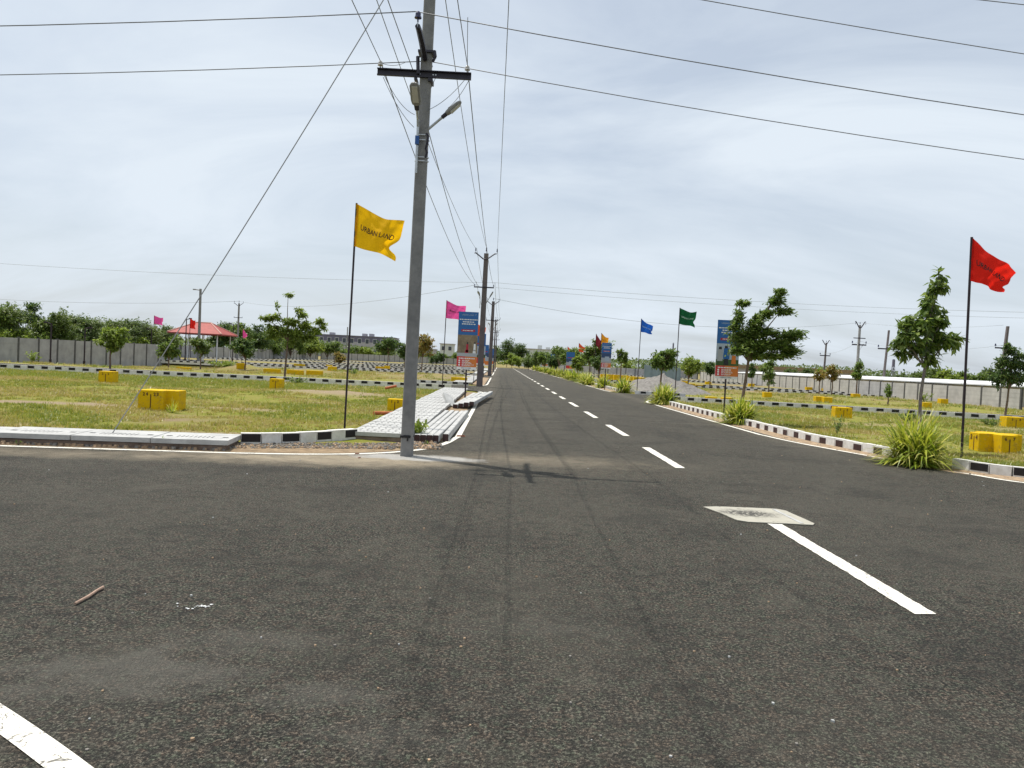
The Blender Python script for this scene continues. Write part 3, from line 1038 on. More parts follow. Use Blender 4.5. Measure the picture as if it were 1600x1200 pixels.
# each row of holes is its own band so that the grid stays simple
perf = cover_mesh(1.18, .59, .075, hl, 'slab')
pave = link('perforated_pavement', None, None, (-2.75, 14.35, 0))
tag(pave, 'raised pavement of pale perforated concrete slabs beside the utility pole', 'pavement')
i = 0
y = 14.35
while y < 38.0:
    link('slab', perf, pave, (rnd.uniform(-.012, .012), y - 14.35, ZT + rnd.uniform(-.006, .006)), rnd.uniform(-.006, .006))
    y += .605
mb = MB()
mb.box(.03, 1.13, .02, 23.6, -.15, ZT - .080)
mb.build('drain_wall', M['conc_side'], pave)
# second stretch, past the side street
for (a, b, nm) in ((49.2, 71.0, 'second'), (82.6, 103.6, 'third'), (115.3, 136.6, 'fourth')):
    pv = link('perforated_pavement', None, None, (-2.95, a, 0))
    tag(pv, 'raised pale slab pavement along the left of the road, %s stretch from the camera' % nm, 'pavement')
    y = 0
    if nm == 'second':
        while y < b - a - .5:
            link('slab', perf, pv, (rnd.uniform(-.012, .012), y, ZT + rnd.uniform(-.006, .006)))
            y += .605
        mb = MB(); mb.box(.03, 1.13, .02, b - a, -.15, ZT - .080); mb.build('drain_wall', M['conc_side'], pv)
    else:
        mb = MB(); mb.box(0, 1.18, 0, b - a, -.1, ZT); mb.build('slab_row', M['conc'], pv)

hs = []
for k in range(9):
    x = .28 + k * .065
    hs.append((round(x, 3), round(x + .018, 3), .30, .52))
for x in (.10, .96):
    hs.append((x, x + .09, .38, .47))
slot = cover_mesh(1.14, .98, .075, hs, 'slab')
rowl = link('slotted_slab_row', None, None, (-4.15, 11.95, 0))
tag(rowl, 'row of pale slotted concrete drain covers along the left side street', 'drain covers')
ang = math.atan(.105)
for k in range(9):
    d = (k + 1) * 1.155
    link('slab', slot, rowl, (-d * math.cos(ang), -d * math.sin(ang), ZT + .01 + rnd.uniform(-.008, .008)), ang + rnd.uniform(-.01, .01))
mb = MB()
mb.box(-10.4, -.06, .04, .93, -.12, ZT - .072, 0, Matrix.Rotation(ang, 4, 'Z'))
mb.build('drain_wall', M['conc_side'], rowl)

# ------------------------------------------------------------------ stacked concrete posts beside the pavement
def fence_post(label, x0, y0, x1, y1, w, h, z, tilt=0.0, roll=0.0, group=None):
    d = Vector((x1 - x0, y1 - y0, 0))
    L = d.length
    o = MB()
    c = .012
    prof = [(-w / 2 + c, 0), (w / 2 - c, 0), (w / 2, c), (w / 2, h - c), (w / 2 - c, h), (-w / 2 + c, h), (-w / 2, h - c), (-w / 2, c)]
    n = len(prof)
    for yy in (0, L):
        for px, pz in prof:
            o.v.append((px, yy, pz))
    o.f.append(tuple(range(n))); o.mi.append(1)  # near end face coloured brown-black, all other faces pale concrete
    o.f.append(tuple(n + k for k in reversed(range(n)))); o.mi.append(0)
    for k in range(n):
        k2 = (k + 1) % n
        o.f.append((k, n + k, n + k2, k2)); o.mi.append(0)
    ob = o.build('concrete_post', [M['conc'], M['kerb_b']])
    ob.location = (x0, y0, z)
    ob.rotation_euler = (tilt, roll, math.atan2(-d.x, d.y))
    return tag(ob, label, 'concrete post', group)


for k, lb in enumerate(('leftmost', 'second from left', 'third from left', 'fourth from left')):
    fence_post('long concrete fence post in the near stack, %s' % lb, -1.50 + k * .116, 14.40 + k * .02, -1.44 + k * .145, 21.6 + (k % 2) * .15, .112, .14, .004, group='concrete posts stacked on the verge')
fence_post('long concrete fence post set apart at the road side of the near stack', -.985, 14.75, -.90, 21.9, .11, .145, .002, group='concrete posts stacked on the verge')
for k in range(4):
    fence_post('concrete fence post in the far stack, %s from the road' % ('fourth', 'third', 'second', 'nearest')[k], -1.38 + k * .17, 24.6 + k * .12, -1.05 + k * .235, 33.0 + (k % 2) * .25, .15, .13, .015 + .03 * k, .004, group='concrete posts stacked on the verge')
ob = MB()
ob.box(-.17, .17, -.04, .04, 0, .62)
tl = tag(ob.build('concrete_plank', M['conc']), 'pale concrete plank leaning up between the two stacks of posts', 'concrete plank')
tl.location = (-1.52, 25.2, .02)
tl.rotation_euler = (R(-52), R(16), R(38))

# ------------------------------------------------------------------ overhead poles
def octo(w, d, c):
    return [(-w / 2 + c, -d / 2), (w / 2 - c, -d / 2), (w / 2, -d / 2 + c), (w / 2, d / 2 - c), (w / 2 - c, d / 2), (-w / 2 + c, d / 2), (-w / 2, d / 2 - c), (-w / 2, -d / 2 + c)]


def shaft(root, h, w0, d0, w1, d1, m, lean=0.0):
    mb = MB()
    levels = 10
    for i in range(levels + 1):
        t = i / levels
        z = -.3 + (h + .3) * t
        for x, y in octo(lerp(w0, w1, t), lerp(d0, d1, t), .018):
            mb.v.append((x + lean * z, y, z))
    for i in range(levels):
        for k in range(8):
            k2 = (k + 1) % 8
            mb.f.append((i * 8 + k, i * 8 + k2, (i + 1) * 8 + k2, (i + 1) * 8 + k)); mb.mi.append(0)
    mb.f.append(tuple(levels * 8 + k for k in range(8))); mb.mi.append(0)
    return mb.build('shaft', m, root)


def insulator(root, p, h=.16, r=.05, m='porcelain', name='insulator'):
    mb = MB()
    x, y, z = p
    prof = [(0, .012), (.06 * h / .16, .012), (.061 * h / .16, r), (.09 * h / .16, r * .85), (.092 * h / .16, r * .7), (.13 * h / .16, r * .75), (h, r * .45)]
    mb.tube([(x, y, z + a) for a, _ in prof], [b for _, b in prof], 8)
    return mb.build(name, M[m], root)


def crossarm(root, z, half, axis, m, hgt_=.10, th=.05, off=0.0, holes=False):
    mb = MB()
    if axis == 'x':
        mb.box(-half, half, off - th / 2, off + th / 2, z - hgt_ / 2, z + hgt_ / 2)
        mb.box(-half, half, off - th / 2 + .005, off + th / 2 + .02, z + hgt_ / 2 - .012, z + hgt_ / 2 + .001)
    else:
        mb.box(off - th / 2, off + th / 2, -half, half, z - hgt_ / 2, z + hgt_ / 2)
    a = mb.build('crossarm', m, root)
    return a


def v_arm(root, z, half, rise, axis, m, th=.05, yoff=-.12):
    mb = MB()
    flat = half * .18
    prof = [(-half, rise), (-half * .86, rise + .01), (-flat, 0), (flat, 0), (half * .86, rise + .01), (half, rise)]
    if axis == 'x':
        mb.tube([(a, yoff, z + b) for a, b in prof], th / 2 + .012, 4)
    else:
        mb.tube([(yoff, a, z + b) for a, b in prof], th / 2 + .012, 4)
    return mb.build('v_crossarm', m, root)


def street_lamp(root, base, tip, head_len=.34, m_arm='galv', tube_down=0.0, ws=1.0):
    b, t = Vector(base), Vector(tip)
    d = (t - b).normalized()
    mb = MB()
    pts = [b, t]
    if tube_down:
        pts = [b - Vector((0, 0, tube_down)), b - Vector((0, 0, .08)), b + d * .06, t]
    mb.tube(pts, .022, 8)
    arm = mb.build('lamp_arm', M[m_arm], root)
    side = d.cross(Vector((0, 0, 1))).normalized()
    up = side.cross(d)
    hd = MB()
    rows = [(-.09, .03, .028), (0, .035, .03), (.02, .058, .035), (.08, .068, .04), (head_len - .06, .066, .032), (head_len - .015, .045, .022), (head_len, .025, .012)]
    for s_, w, h in rows:
        w *= ws
        for a in range(10):
            an = 2 * math.pi * a / 10
            q = t + d * s_ + side * (w * math.copysign(abs(math.cos(an)) ** .6, math.cos(an))) + up * (h * math.sin(an))
            hd.v.append(tuple(q))
    for i in range(len(rows) - 1):
        for k in range(10):
            k2 = (k + 1) % 10
            hd.f.append((i * 10 + k, i * 10 + k2, (i + 1) * 10 + k2, (i + 1) * 10 + k)); hd.mi.append(1 if i < 1 else 0)
    hd.f.append(tuple(reversed(range(10)))); hd.mi.append(1)
    hd.f.append(tuple((len(rows) - 1) * 10 + k for k in range(10))); hd.mi.append(0)
    head = hd.build('lamp_head', [M['lamp_grey'], M['steel']], root)
    df = MB()
    a0, a1 = t + d * .07 - up * .043, t + d * (head_len - .05) - up * .036
    df.face([a0 - side * .045, a0 + side * .045, a1 + side * .043, a1 - side * .043])
    df.face([a0 - side * .045 + up * .02, a1 - side * .043 + up * .02, a1 + side * .043 + up * .02, a0 + side * .045 + up * .02])
    for p_, q_ in (((-1, 0), (1, 0)), ((1, 0), (1, 1)), ((1, 1), (-1, 1)), ((-1, 1), (-1, 0))):
        A = (a1 if p_[1] else a0) + side * .044 * p_[0]
        B = (a1 if q_[1] else a0) + side * .044 * q_[0]
        df.face([A, B, B + up * .02, A + up * .02])
    df.build('diffuser', M['lamp_glass'], head)


# nearest pole -------------------------------------------------------
P1 = Vector((-1.44, 12.38, 0))
p1 = thing('utility_pole', P1, 'nearest grey concrete utility pole standing on the asphalt, two lamps on it', 'utility pole', 'utility poles along the left of the road')
shaft(p1, 8.35, .195, .20, .165, .17, M['pole'], .0065)
L1 = .0065


def px1(z):
    return L1 * z


mb = MB()
for x0, x1 in ((-.72, -.16), (-.12, .18), (.22, .76)):
    pass
mb.box(-.715, .765, -.135, -.085, 6.005, 6.02, 0)
mb.box(-.715, .765, -.135, -.085, 6.10, 6.115, 0)
mb.box(-.715, .765, -.095, -.083, 6.02, 6.10, 0)
arm = mb.build('crossarm', M['steel'], p1)
for hx in (-.085, -.045, .165, .205):
    hb = MB()
    hb.tube([(hx, -.0960, 6.06), (hx, -.0985, 6.06)], .012, 8)
    hb.build('bolt', M['galv'], arm)
mb = MB()
mb.box(.09, .16, -.13, .12, 5.95, 6.003)
mb.build('arm_clamp', M['steel'], p1)
mb = MB()
mb.box(-.13, -.085, -.13, .12, 5.96, 6.003)
mb.build('arm_clamp', M['steel'], p1)
for hx in (-.67, .70):
    insulator(p1, (hx, -.11, 6.115), .11, .045, 'porcelain_w')
# arm along the road for the crossing line
v = MB()
zc = 6.42
for sgn in (-1, 1):
    pts = [(px1(zc) - .02, sgn * .10, zc - .12), (px1(zc) - .03, sgn * .45, zc - .02), (px1(zc) - .04, sgn * .80, zc + .02), (px1(zc) - .05, sgn * .94, zc + .03)]
    v.tube(pts, [.05, .05, .045, .04], 5)
v.build('long_crossarm', M['steel'], p1)
mb = MB()
mb.tube([(px1(6.4) - .13, -.10, 6.33), (px1(6.4) - .11, -.12, 6.05), ], .03, 5)
mb.tube([(px1(6.4) + .13, -.10, 6.43), (px1(6.4) + .15, -.13, 6.33), (px1(6.4) + .11, -.12, 6.25)], .024, 5)
mb.box(px1(6.4) - .13, px1(6.4) + .14, -.125, .12, 6.40, 6.435)
mb.build('clamp', M['steel'], p1)
for sgn in (-1, 1):
    rod = MB(); rod.tube([(px1(zc) - .05, sgn * .93, zc + .02), (px1(zc) - .05, sgn * .93, zc + .12)], .012, 6); rod.build('pin', M['galv'], p1)
    insulator(p1, (px1(zc) - .05, sgn * .93, zc + .09), .15, .055)
# top arm for the line along the road
v_arm(p1, 7.85, 1.28, .22, 'x', M['steel'])
for hx in (-1.25, 1.25):
    insulator(p1, (px1(8) + hx, -.12, 8.07), .18, .05)
insulator(p1, (px1(8.3), 0, 8.35), .25, .05)
street_lamp(p1, (-.035, -.13, 5.30), (-.04, -.40, 5.48), .40, 'galv', .80, 1.2)
street_lamp(p1, (.12, -.05, 5.22), (.40, -.10, 5.46), .30, 'galv')
for z in (4.72, 4.78, 5.05, 5.13):
    mb = MB()
    mb.tube([(px1(5) + .105 * math.cos(a), .108 * math.sin(a), z + .02 * math.sin(a)) for a in [2 * math.pi * k / 16 for k in range(17)]], .011, 5)
    mb.build('clamp_band', M['galv'], p1)
mb = MB()
mb.tube([(.10, -.09, 4.76), (.125, -.10, 4.84), (.10, -.095, 4.9), (.125, -.10, 5.0), (.13, -.10, 5.1), (.10, -.09, 5.14)], .018, 6)
mb.build('cable_coil', M['steel'], p1)
mb = MB(); mb.box(-.065, -.005, -.19, -.145, 4.94, 5.07); mb.build('junction_box', M['blue_box'], p1)
mb = MB()
mb.tube([(px1(.4) + .102 * math.cos(a), -.0 + .105 * math.sin(a), .33) for a in [2 * math.pi * k / 12 for k in range(13)]], .016, 5)
mb.box(-.106, .06, -.112, -.100, .30, .335)
mb.tube([(.02, -.11, .33), (.015, -.115, .25)], .012, 5)
mb.build('tar_band', M['tar'], p1)
# jumpers
mb = MB()
def sagline(a, b, sag, n=14):
    a, b = Vector(a), Vector(b)
    return [a.lerp(b, i / n) - Vector((0, 0, sag * 4 * (i / n) * (1 - i / n))) for i in range(n + 1)]
for a, b, s_ in (((.70, -.11, 6.2), (.72, -.93, 6.62), .05), ((-.67, -.11, 6.2), (-.42, .93, 6.62), .05), ((-.60, -.1, 6.0), (-.1, -.1, 5.42), .10), ((-.62, -.1, 5.98), (-.1, -.1, 5.22), .08),
                 ((.66, -.1, 6.0), (.1, -.1, 5.50), .06), ((.74, -.1, 6.02), (.42, -.1, 5.55), .05), ((.2, -.1, 6.0), (.14, -.1, 5.85), 0)):
    mb.tube(sagline(a, b, s_, 8), .0045, 4)
mb.build('jumper_wire', M['wire'], p1)


def far_pole(x, y, h, label, top='v', lower=True, lamp=True, m='pole_far', lean=.004, w=.2, group='utility poles along the left of the road', detail=True, yaw=0.0, arm=1.0):
    p = thing('utility_pole', (x, y, 0), label, 'utility pole', group, yaw)
    shaft(p, h, w, w, w * .72, w * .78, M[m], lean)
    if top == 'v':
        v_arm(p, h - .35, .66, .33 * arm ** 2, 'x', M['steel'], .05 * arm ** 2, -w * .5)
        for hx in (-.64, .64):
            insulator(p, (lean * h + hx, -w * .5, h), .3, .04, 'porcelain')
        insulator(p, (lean * h, 0, h), .38, .05, 'porcelain')
    if lower:
        crossarm(p, h * .745 if arm == 1 else h * .70, .6 * arm, 'x', M['steel'], .07 * arm ** 2, .05, -w * .5)
        if arm > 1 and lamp:
            crossarm(p, h * .80, .5 * arm, 'x', M['steel'], .07 * arm, .05, -w * .5)
        for hx in (-.57, .57):
            insulator(p, (hx * arm, -w * .5, (h * .745 if arm == 1 else h * .70) + .035 * arm), .12 * arm ** 3, .045 * arm ** 2)
    if lamp:
        street_lamp(p, (-.2, -.1, h * .675), (-.26, -.28, h * .69), .3, 'galv', .7)
        street_lamp(p, (.14, -.05, h * .62), (.42, -.1, h * .685), .3, 'galv', .0)
    return p


far_pole(-1.2, 46.4, 8.0, 'second concrete utility pole from the camera, beside the tall blue banner', lean=.006, w=.37)
far_pole(-1.05, 78.2, 7.6, 'third concrete utility pole from the camera on the left of the road', lean=.006, w=.40)
far_pole(-1.0, 112, 7.6, 'fourth utility pole from the camera, thin in the distance', lean=.004, w=.24)
far_pole(-1.0, 150, 7.6, 'farthest utility pole of the row along the left of the road', lamp=False, w=.24)
mb = MB(); mb.tube([(-1.2, 78.2, 4.7), (-3.5, 76.0, 1.9)], .05, 6)
# poles in the distance on the right
GR = 'utility poles in the distance on the right'
far_pole(44.4, 95, 8.2, 'grey pole with a three-pronged top beyond the right wall', 'v', True, True, 'pole', .004, .3, GR, arm=1.5)
far_pole(46.7, 93, 7.6, 'brown pole with one side bracket beyond the right wall', None, True, False, 'pole_far', .05, .26, GR, arm=1.5)
far_pole(55.5, 131, 7.4, 'smaller brown pole with a forked top, leftmost beyond the right wall', 'v', True, False, 'pole_far', .02, .3, GR, arm=1.5)
far_pole(55.2, 84, 8.1, 'concrete pole rising behind the rightmost round tree', None, True, False, 'pole_far', .06, .34, GR, arm=1.5)
# left, by the pavilion
lp = far_pole(-29.4, 75.3, 7.2, 'plain grey lamp pole in front of the red-roofed pavilion', None, False, False, 'pole', -.004, .24, 'poles near the pavilion')
mb = MB(); mb.tube([(0, 0, 7.05), (-.6, 0, 7.12)], .05, 6); mb.box(-.75, -.5, -.08, .08, 7.06, 7.16); mb.build('lamp_arm', M['lamp_grey'], lp)
far_pole(-37.5, 110, 8.0, 'distant pole with a forked top to the right of the pavilion', 'v', True, False, 'pole', .002, .26, 'poles near the pavilion')
far_pole(-40, 200, 8.5, 'faint pole in front of the long far building', None, True, False, 'pole', .002, .3, 'poles near the pavilion')
far_pole(-52, 205, 10.5, 'faint thin pole behind the left young tree', None, True, False, 'pole', .002, .3, 'poles near the pavilion')

# ------------------------------------------------------------------ wires
GW = 'overhead wires'


def wire(label, pts, r=.0075, m='wire', group=GW):
    mb = MB()
    mb.tube(pts, r, 5, 0, True)
    return tag(mb.build('overhead_wire', M[m], smooth=True), label, 'wire', group)


x1, y1 = P1.x, P1.y
# crossing line, left and right of the nearest pole
zi = 6.42 + .24
for nm, yy in (('near', y1 - .93), ('far', y1 + .93)):
    wire('wire running left from the nearest pole, on the %s insulator' % nm, sagline((x1 - .05, yy, zi), (-46, yy + .4, 6.5), 1.05, 24), .008)
    wire('wire running right from the nearest pole, on the %s insulator' % nm, sagline((x1 - .05, yy, zi), (44, yy + .4, 5.4), 1.15, 24), .008)
wire('high wire crossing the upper right corner of the sky, lower one', sagline((x1 + .05, y1, 8.05), (44, y1 + .3, 5.9), .95, 24))
wire('high wire crossing the upper right corner of the sky, topmost one', sagline((x1 + 1.3, y1, 8.25), (44, y1 - .2, 7.7), .75, 24))
# line along the road
B0 = -24.0
for nm, xa, xb, za, zb in (('left end of the crossarms', x1 - .67, -1.2 - .57, 6.22, 6.12), ('right end of the crossarms', x1 + .70, -1.2 + .57, 6.22, 6.12),
                           ('left of the pole', x1 - .16, -1.2 - .3, 6.12, 6.0)):
    wire('wire between the first and second pole at the %s' % nm, sagline((xa, y1 - .1, za), (xb, 46.3, zb), .55, 20), .0085)
    wire('wire overhead from the first pole towards the viewer at the %s' % nm, sagline((xa, y1 - .1, za), (xa - .3, B0, 6.6), .45, 20), .0065)
for nm, xa, xb in (('left', -1.25, -.62), ('right', 1.25, .66)):
    wire('high wire between first and second pole at the %s of the forked top' % nm, sagline((x1 + .05 + xa, y1 - .1, 8.24), (-1.16 + xb, 46.3, 8.25), .55, 20), .0085)
    wire('high wire overhead from the first pole at the %s of the forked top' % nm, sagline((x1 + .05 + xa, y1 - .1, 8.24), (x1 + xa, B0, 8.2), .5, 12), .006)
wire('high wire between the tips of the first and second pole', sagline((x1 + .05, y1, 8.58), (-1.16, 46.4, 8.36), .55, 20), .0085)
for k, (ya, yb, za, zb) in enumerate(((46.4, 78.2, 8.3, 7.9), (78.2, 112, 7.9, 7.9), (112, 150, 7.9, 7.9))):
    for nm, dx_, dz in (('left', -.63, 0), ('right', .63, 0), ('lower left', -.56, -2.0), ('lower right', .56, -2.0)):
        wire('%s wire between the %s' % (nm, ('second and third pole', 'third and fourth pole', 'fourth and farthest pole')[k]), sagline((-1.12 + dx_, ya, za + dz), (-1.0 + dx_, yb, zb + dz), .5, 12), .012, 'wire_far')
# stay wire of the nearest pole
stay = MB()
sp_ = [Vector((x1 - .08, y1 - .02, 8.32)), Vector((-6.22, 12.25, -.05))]
n_ = 40
stay.tube([sp_[0].lerp(sp_[1], i / n_) - Vector((0, 0, .10 * 4 * (i / n_) * (1 - i / n_))) for i in range(n_ + 1)], .0082, 6)
tag(stay.build('stay_wire', M['stay']), 'long slanting stay wire from the nearest pole down to the left slabs', 'stay wire')
# distant lines
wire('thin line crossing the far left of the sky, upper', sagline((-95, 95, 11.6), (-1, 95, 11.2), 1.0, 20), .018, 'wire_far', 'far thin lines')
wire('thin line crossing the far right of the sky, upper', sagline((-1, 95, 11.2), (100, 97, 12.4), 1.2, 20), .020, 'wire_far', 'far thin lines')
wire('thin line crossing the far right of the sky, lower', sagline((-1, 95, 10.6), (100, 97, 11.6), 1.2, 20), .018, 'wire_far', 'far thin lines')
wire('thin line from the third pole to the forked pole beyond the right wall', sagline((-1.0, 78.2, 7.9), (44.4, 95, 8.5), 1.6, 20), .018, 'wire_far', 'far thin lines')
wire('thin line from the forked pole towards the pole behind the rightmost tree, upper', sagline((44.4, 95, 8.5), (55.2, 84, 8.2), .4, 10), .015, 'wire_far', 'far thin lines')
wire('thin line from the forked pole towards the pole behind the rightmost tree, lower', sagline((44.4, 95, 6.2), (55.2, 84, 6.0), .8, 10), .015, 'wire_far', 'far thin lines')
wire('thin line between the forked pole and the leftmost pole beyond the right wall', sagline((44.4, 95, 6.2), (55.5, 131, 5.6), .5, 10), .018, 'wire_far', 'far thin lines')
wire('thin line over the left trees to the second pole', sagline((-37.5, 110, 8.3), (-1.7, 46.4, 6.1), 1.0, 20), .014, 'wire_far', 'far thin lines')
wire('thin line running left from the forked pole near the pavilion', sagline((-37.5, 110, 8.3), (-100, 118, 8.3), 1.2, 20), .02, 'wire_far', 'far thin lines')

# ------------------------------------------------------------------ flags
URB = text_mesh('URBAN LAND', 1.0, .012)


def flag(x, y, ztop, H, top, bot, colour, label, txt=None, wave=.09, notch=.16, seed=1, group='flags on dark poles', phase=0.0, pr=.022, lean=(0.0, 0.0), nu=34, nv=22):
    """top / bot: (dx, dy, dz) of the upper and lower fly corner relative to their hoist corners"""
    root = thing('flag', (x, y, 0), label, 'flag', group)
    lx = lean[0]
    mb = MB()
    mb.tube([(-lx, 0, -.2), (0, 0, ztop)], pr, 8)
    mb.build('pole', M['flagpole'], root)
    q = random.Random(seed)
    ph = phase
    T, B = Vector(top), Vector(bot)

    def P(u, v):
        h0 = Vector((-lx * (v * H / ztop), 0, ztop - .01 - v * H))
        off = T.lerp(B, v) * u
        off.x -= notch * u ** 3 * math.exp(-((v - .68) / .13) ** 2)
        s_ = u ** .7
        yy = wave * s_ * math.sin(5.2 * u + 2.3 * v + ph) + .35 * wave * s_ * math.sin(11 * u - 5 * v + ph * 2)
        yy += .12 * wave * math.sin(23 * u + 9 * v + ph) * (.3 + u) + .022 * noise.noise(Vector((u * 4.5 - v * 3, v * 6 + seed, seed * 3.1)))
        zz = -.07 * math.sin(math.pi * u) * (1 - v) + .03 * s_ * math.sin(7 * u + 3 * v + ph)
        return h0 + off + Vector((pr * .6 * u, yy - pr * .9, zz))
    cl = MB()
    for j in range(nv + 1):
        for i in range(nu + 1):
            cl.v.append(tuple(P(i / nu, j / nv)))
    for j in range(nv):
        for i in range(nu):
            a = j * (nu + 1) + i
            cl.f.append((a, a + nu + 1, a + nu + 2, a + 1)); cl.mi.append(0)
    cloth = cl.build('cloth', FLAGC[colour], root, True)
    hm = MB()
    for j in range(nv):
        v0, v1 = j / nv, (j + 1) / nv
        for sg in (-1, 1):
            hm.face([P(0, v0) + Vector((-.004, sg * .004, 0)), P(.045, v0) + Vector((0, sg * .004, 0)), P(.045, v1) + Vector((0, sg * .004, 0)), P(0, v1) + Vector((-.004, sg * .004, 0))])
    hm.build('hem', FLAGC[colour], cloth)
    if txt is not None:
        tb = MB()
        xs_ = [v_[0] for v_ in URB[0]]
        w = max(xs_) - min(xs_)
        scl = .76 / w
        Lh = T.length
        for vx, vy, _ in URB[0]:
            u = .50 + vx * scl
            v_ = .50 - vy * scl * Lh / H * 1.25
            p = P(u, v_)
            du = (P(u + .01, v_) - p)
            dv = (P(u, v_ + .01) - p)
            n = du.cross(dv).normalized()
            if n.y > 0: n = -n
            tb.v.append(tuple(p + n * .006))
        for f in URB[1]:
            tb.f.append(f); tb.mi.append(0)
        tb.build('lettering', txt, cloth)
    return root


flag(-3.24, 16.62, 4.83, .91, (1.06, -.15, -.38), (.90, -.25, -.27), 'yellow', 'bright yellow flag with dark lettering, nearest on the left, beside the pole', TXT_DARK, .09, .20, 1, lean=(.06, 0), phase=.6)
flag(9.66, 15.9, 4.64, .90, (.86, -.25, -.72), (.50, -.30, -.22), 'red', 'red flag at the right edge of the picture, above the yellow marker', TXT_DARK, .11, .10, 2, lean=(-.09, 0), phase=2.0, pr=.026)
flag(-2.90, 39.6, 4.58, .90, (1.0, -.2, -.28), (.95, -.1, -.10), 'pink', 'pink flag partly hidden by the tall blue banner', TXT_DARK, .06, .1, 3, phase=1.1, lean=(.04, 0))
flag(8.80, 38.2, 4.67, .79, (.76, -.2, -.18), (.74, -.2, -.14), 'green', 'dark green flag with pale lettering on the right', TXT_PALE, .05, .10, 4, phase=0.2, lean=(.02, 0))
flag(8.50, 47.0, 4.60, .80, (.70, -.2, -.42), (.64, -.2, -.12), 'blue', 'blue flag in front of the sand heap', TXT_BLUE, .07, .08, 5, phase=2.4, lean=(.05, 0))
flag(8.05, 62.0, 4.25, .85, (.55, -.2, -.40), (.50, -.2, -.20), 'orange', 'orange flag behind the second blue banner on the right', TXT_DARK, .07, .05, 6, phase=1.0)
flag(8.9, 88, 4.1, .95, (.7, -.2, -.5), (.6, -.2, -.2), 'vermilion', 'small vermilion flag among the right tree row, nearer one', None, .08, .1, 7)
flag(9.0, 104, 4.0, .95, (.7, -.2, -.5), (.6, -.2, -.2), 'vermilion', 'small vermilion flag among the right tree row, farther one', None, .08, .1, 8)
flag(8.6, 70, 4.5, .95, (.55, -.2, -.7), (.35, -.2, -.5), 'maroon', 'drooping dark red flag against the wind-bent tree', None, .08, .1, 14)
flag(8.8, 130, 3.3, .9, (.7, -.2, -.4), (.6, -.2, -.2), 'blue', 'tiny blue flag far down the right of the road', None, .08, .1, 9)
flag(-1.75, 52, 4.1, .80, (.66, -.1, -.3), (.6, -.1, -.2), 'vermilion', 'vermilion flag just left of the second pole', None, .05, .1, 10)
flag(-36.8, 82, 4.65, .9, (1.05, -.2, -.2), (.95, -.2, -.1), 'pink', 'pink flag left of the red-roofed pavilion', None, .06, .1, 11, nu=12, nv=8, pr=.04)
flag(-30.1, 90, 3.9, 1.0, (.55, -.1, -.6), (.45, -.1, -.2), 'pink', 'small pink flag right of the red-roofed pavilion', None, .06, .1, 12, nu=12, nv=8, pr=.035)
flag(-30.2, 75.0, 4.3, .95, (.55, -.1, -.2), (.55, -.1, -.1), 'red', 'small red flag on the grey lamp pole before the pavilion', None, .03, .1, 13, nu=12, nv=8, pr=.03)

# ------------------------------------------------------------------ banners
HEAD = text_mesh('URBAN LAND', 1.0, .0)


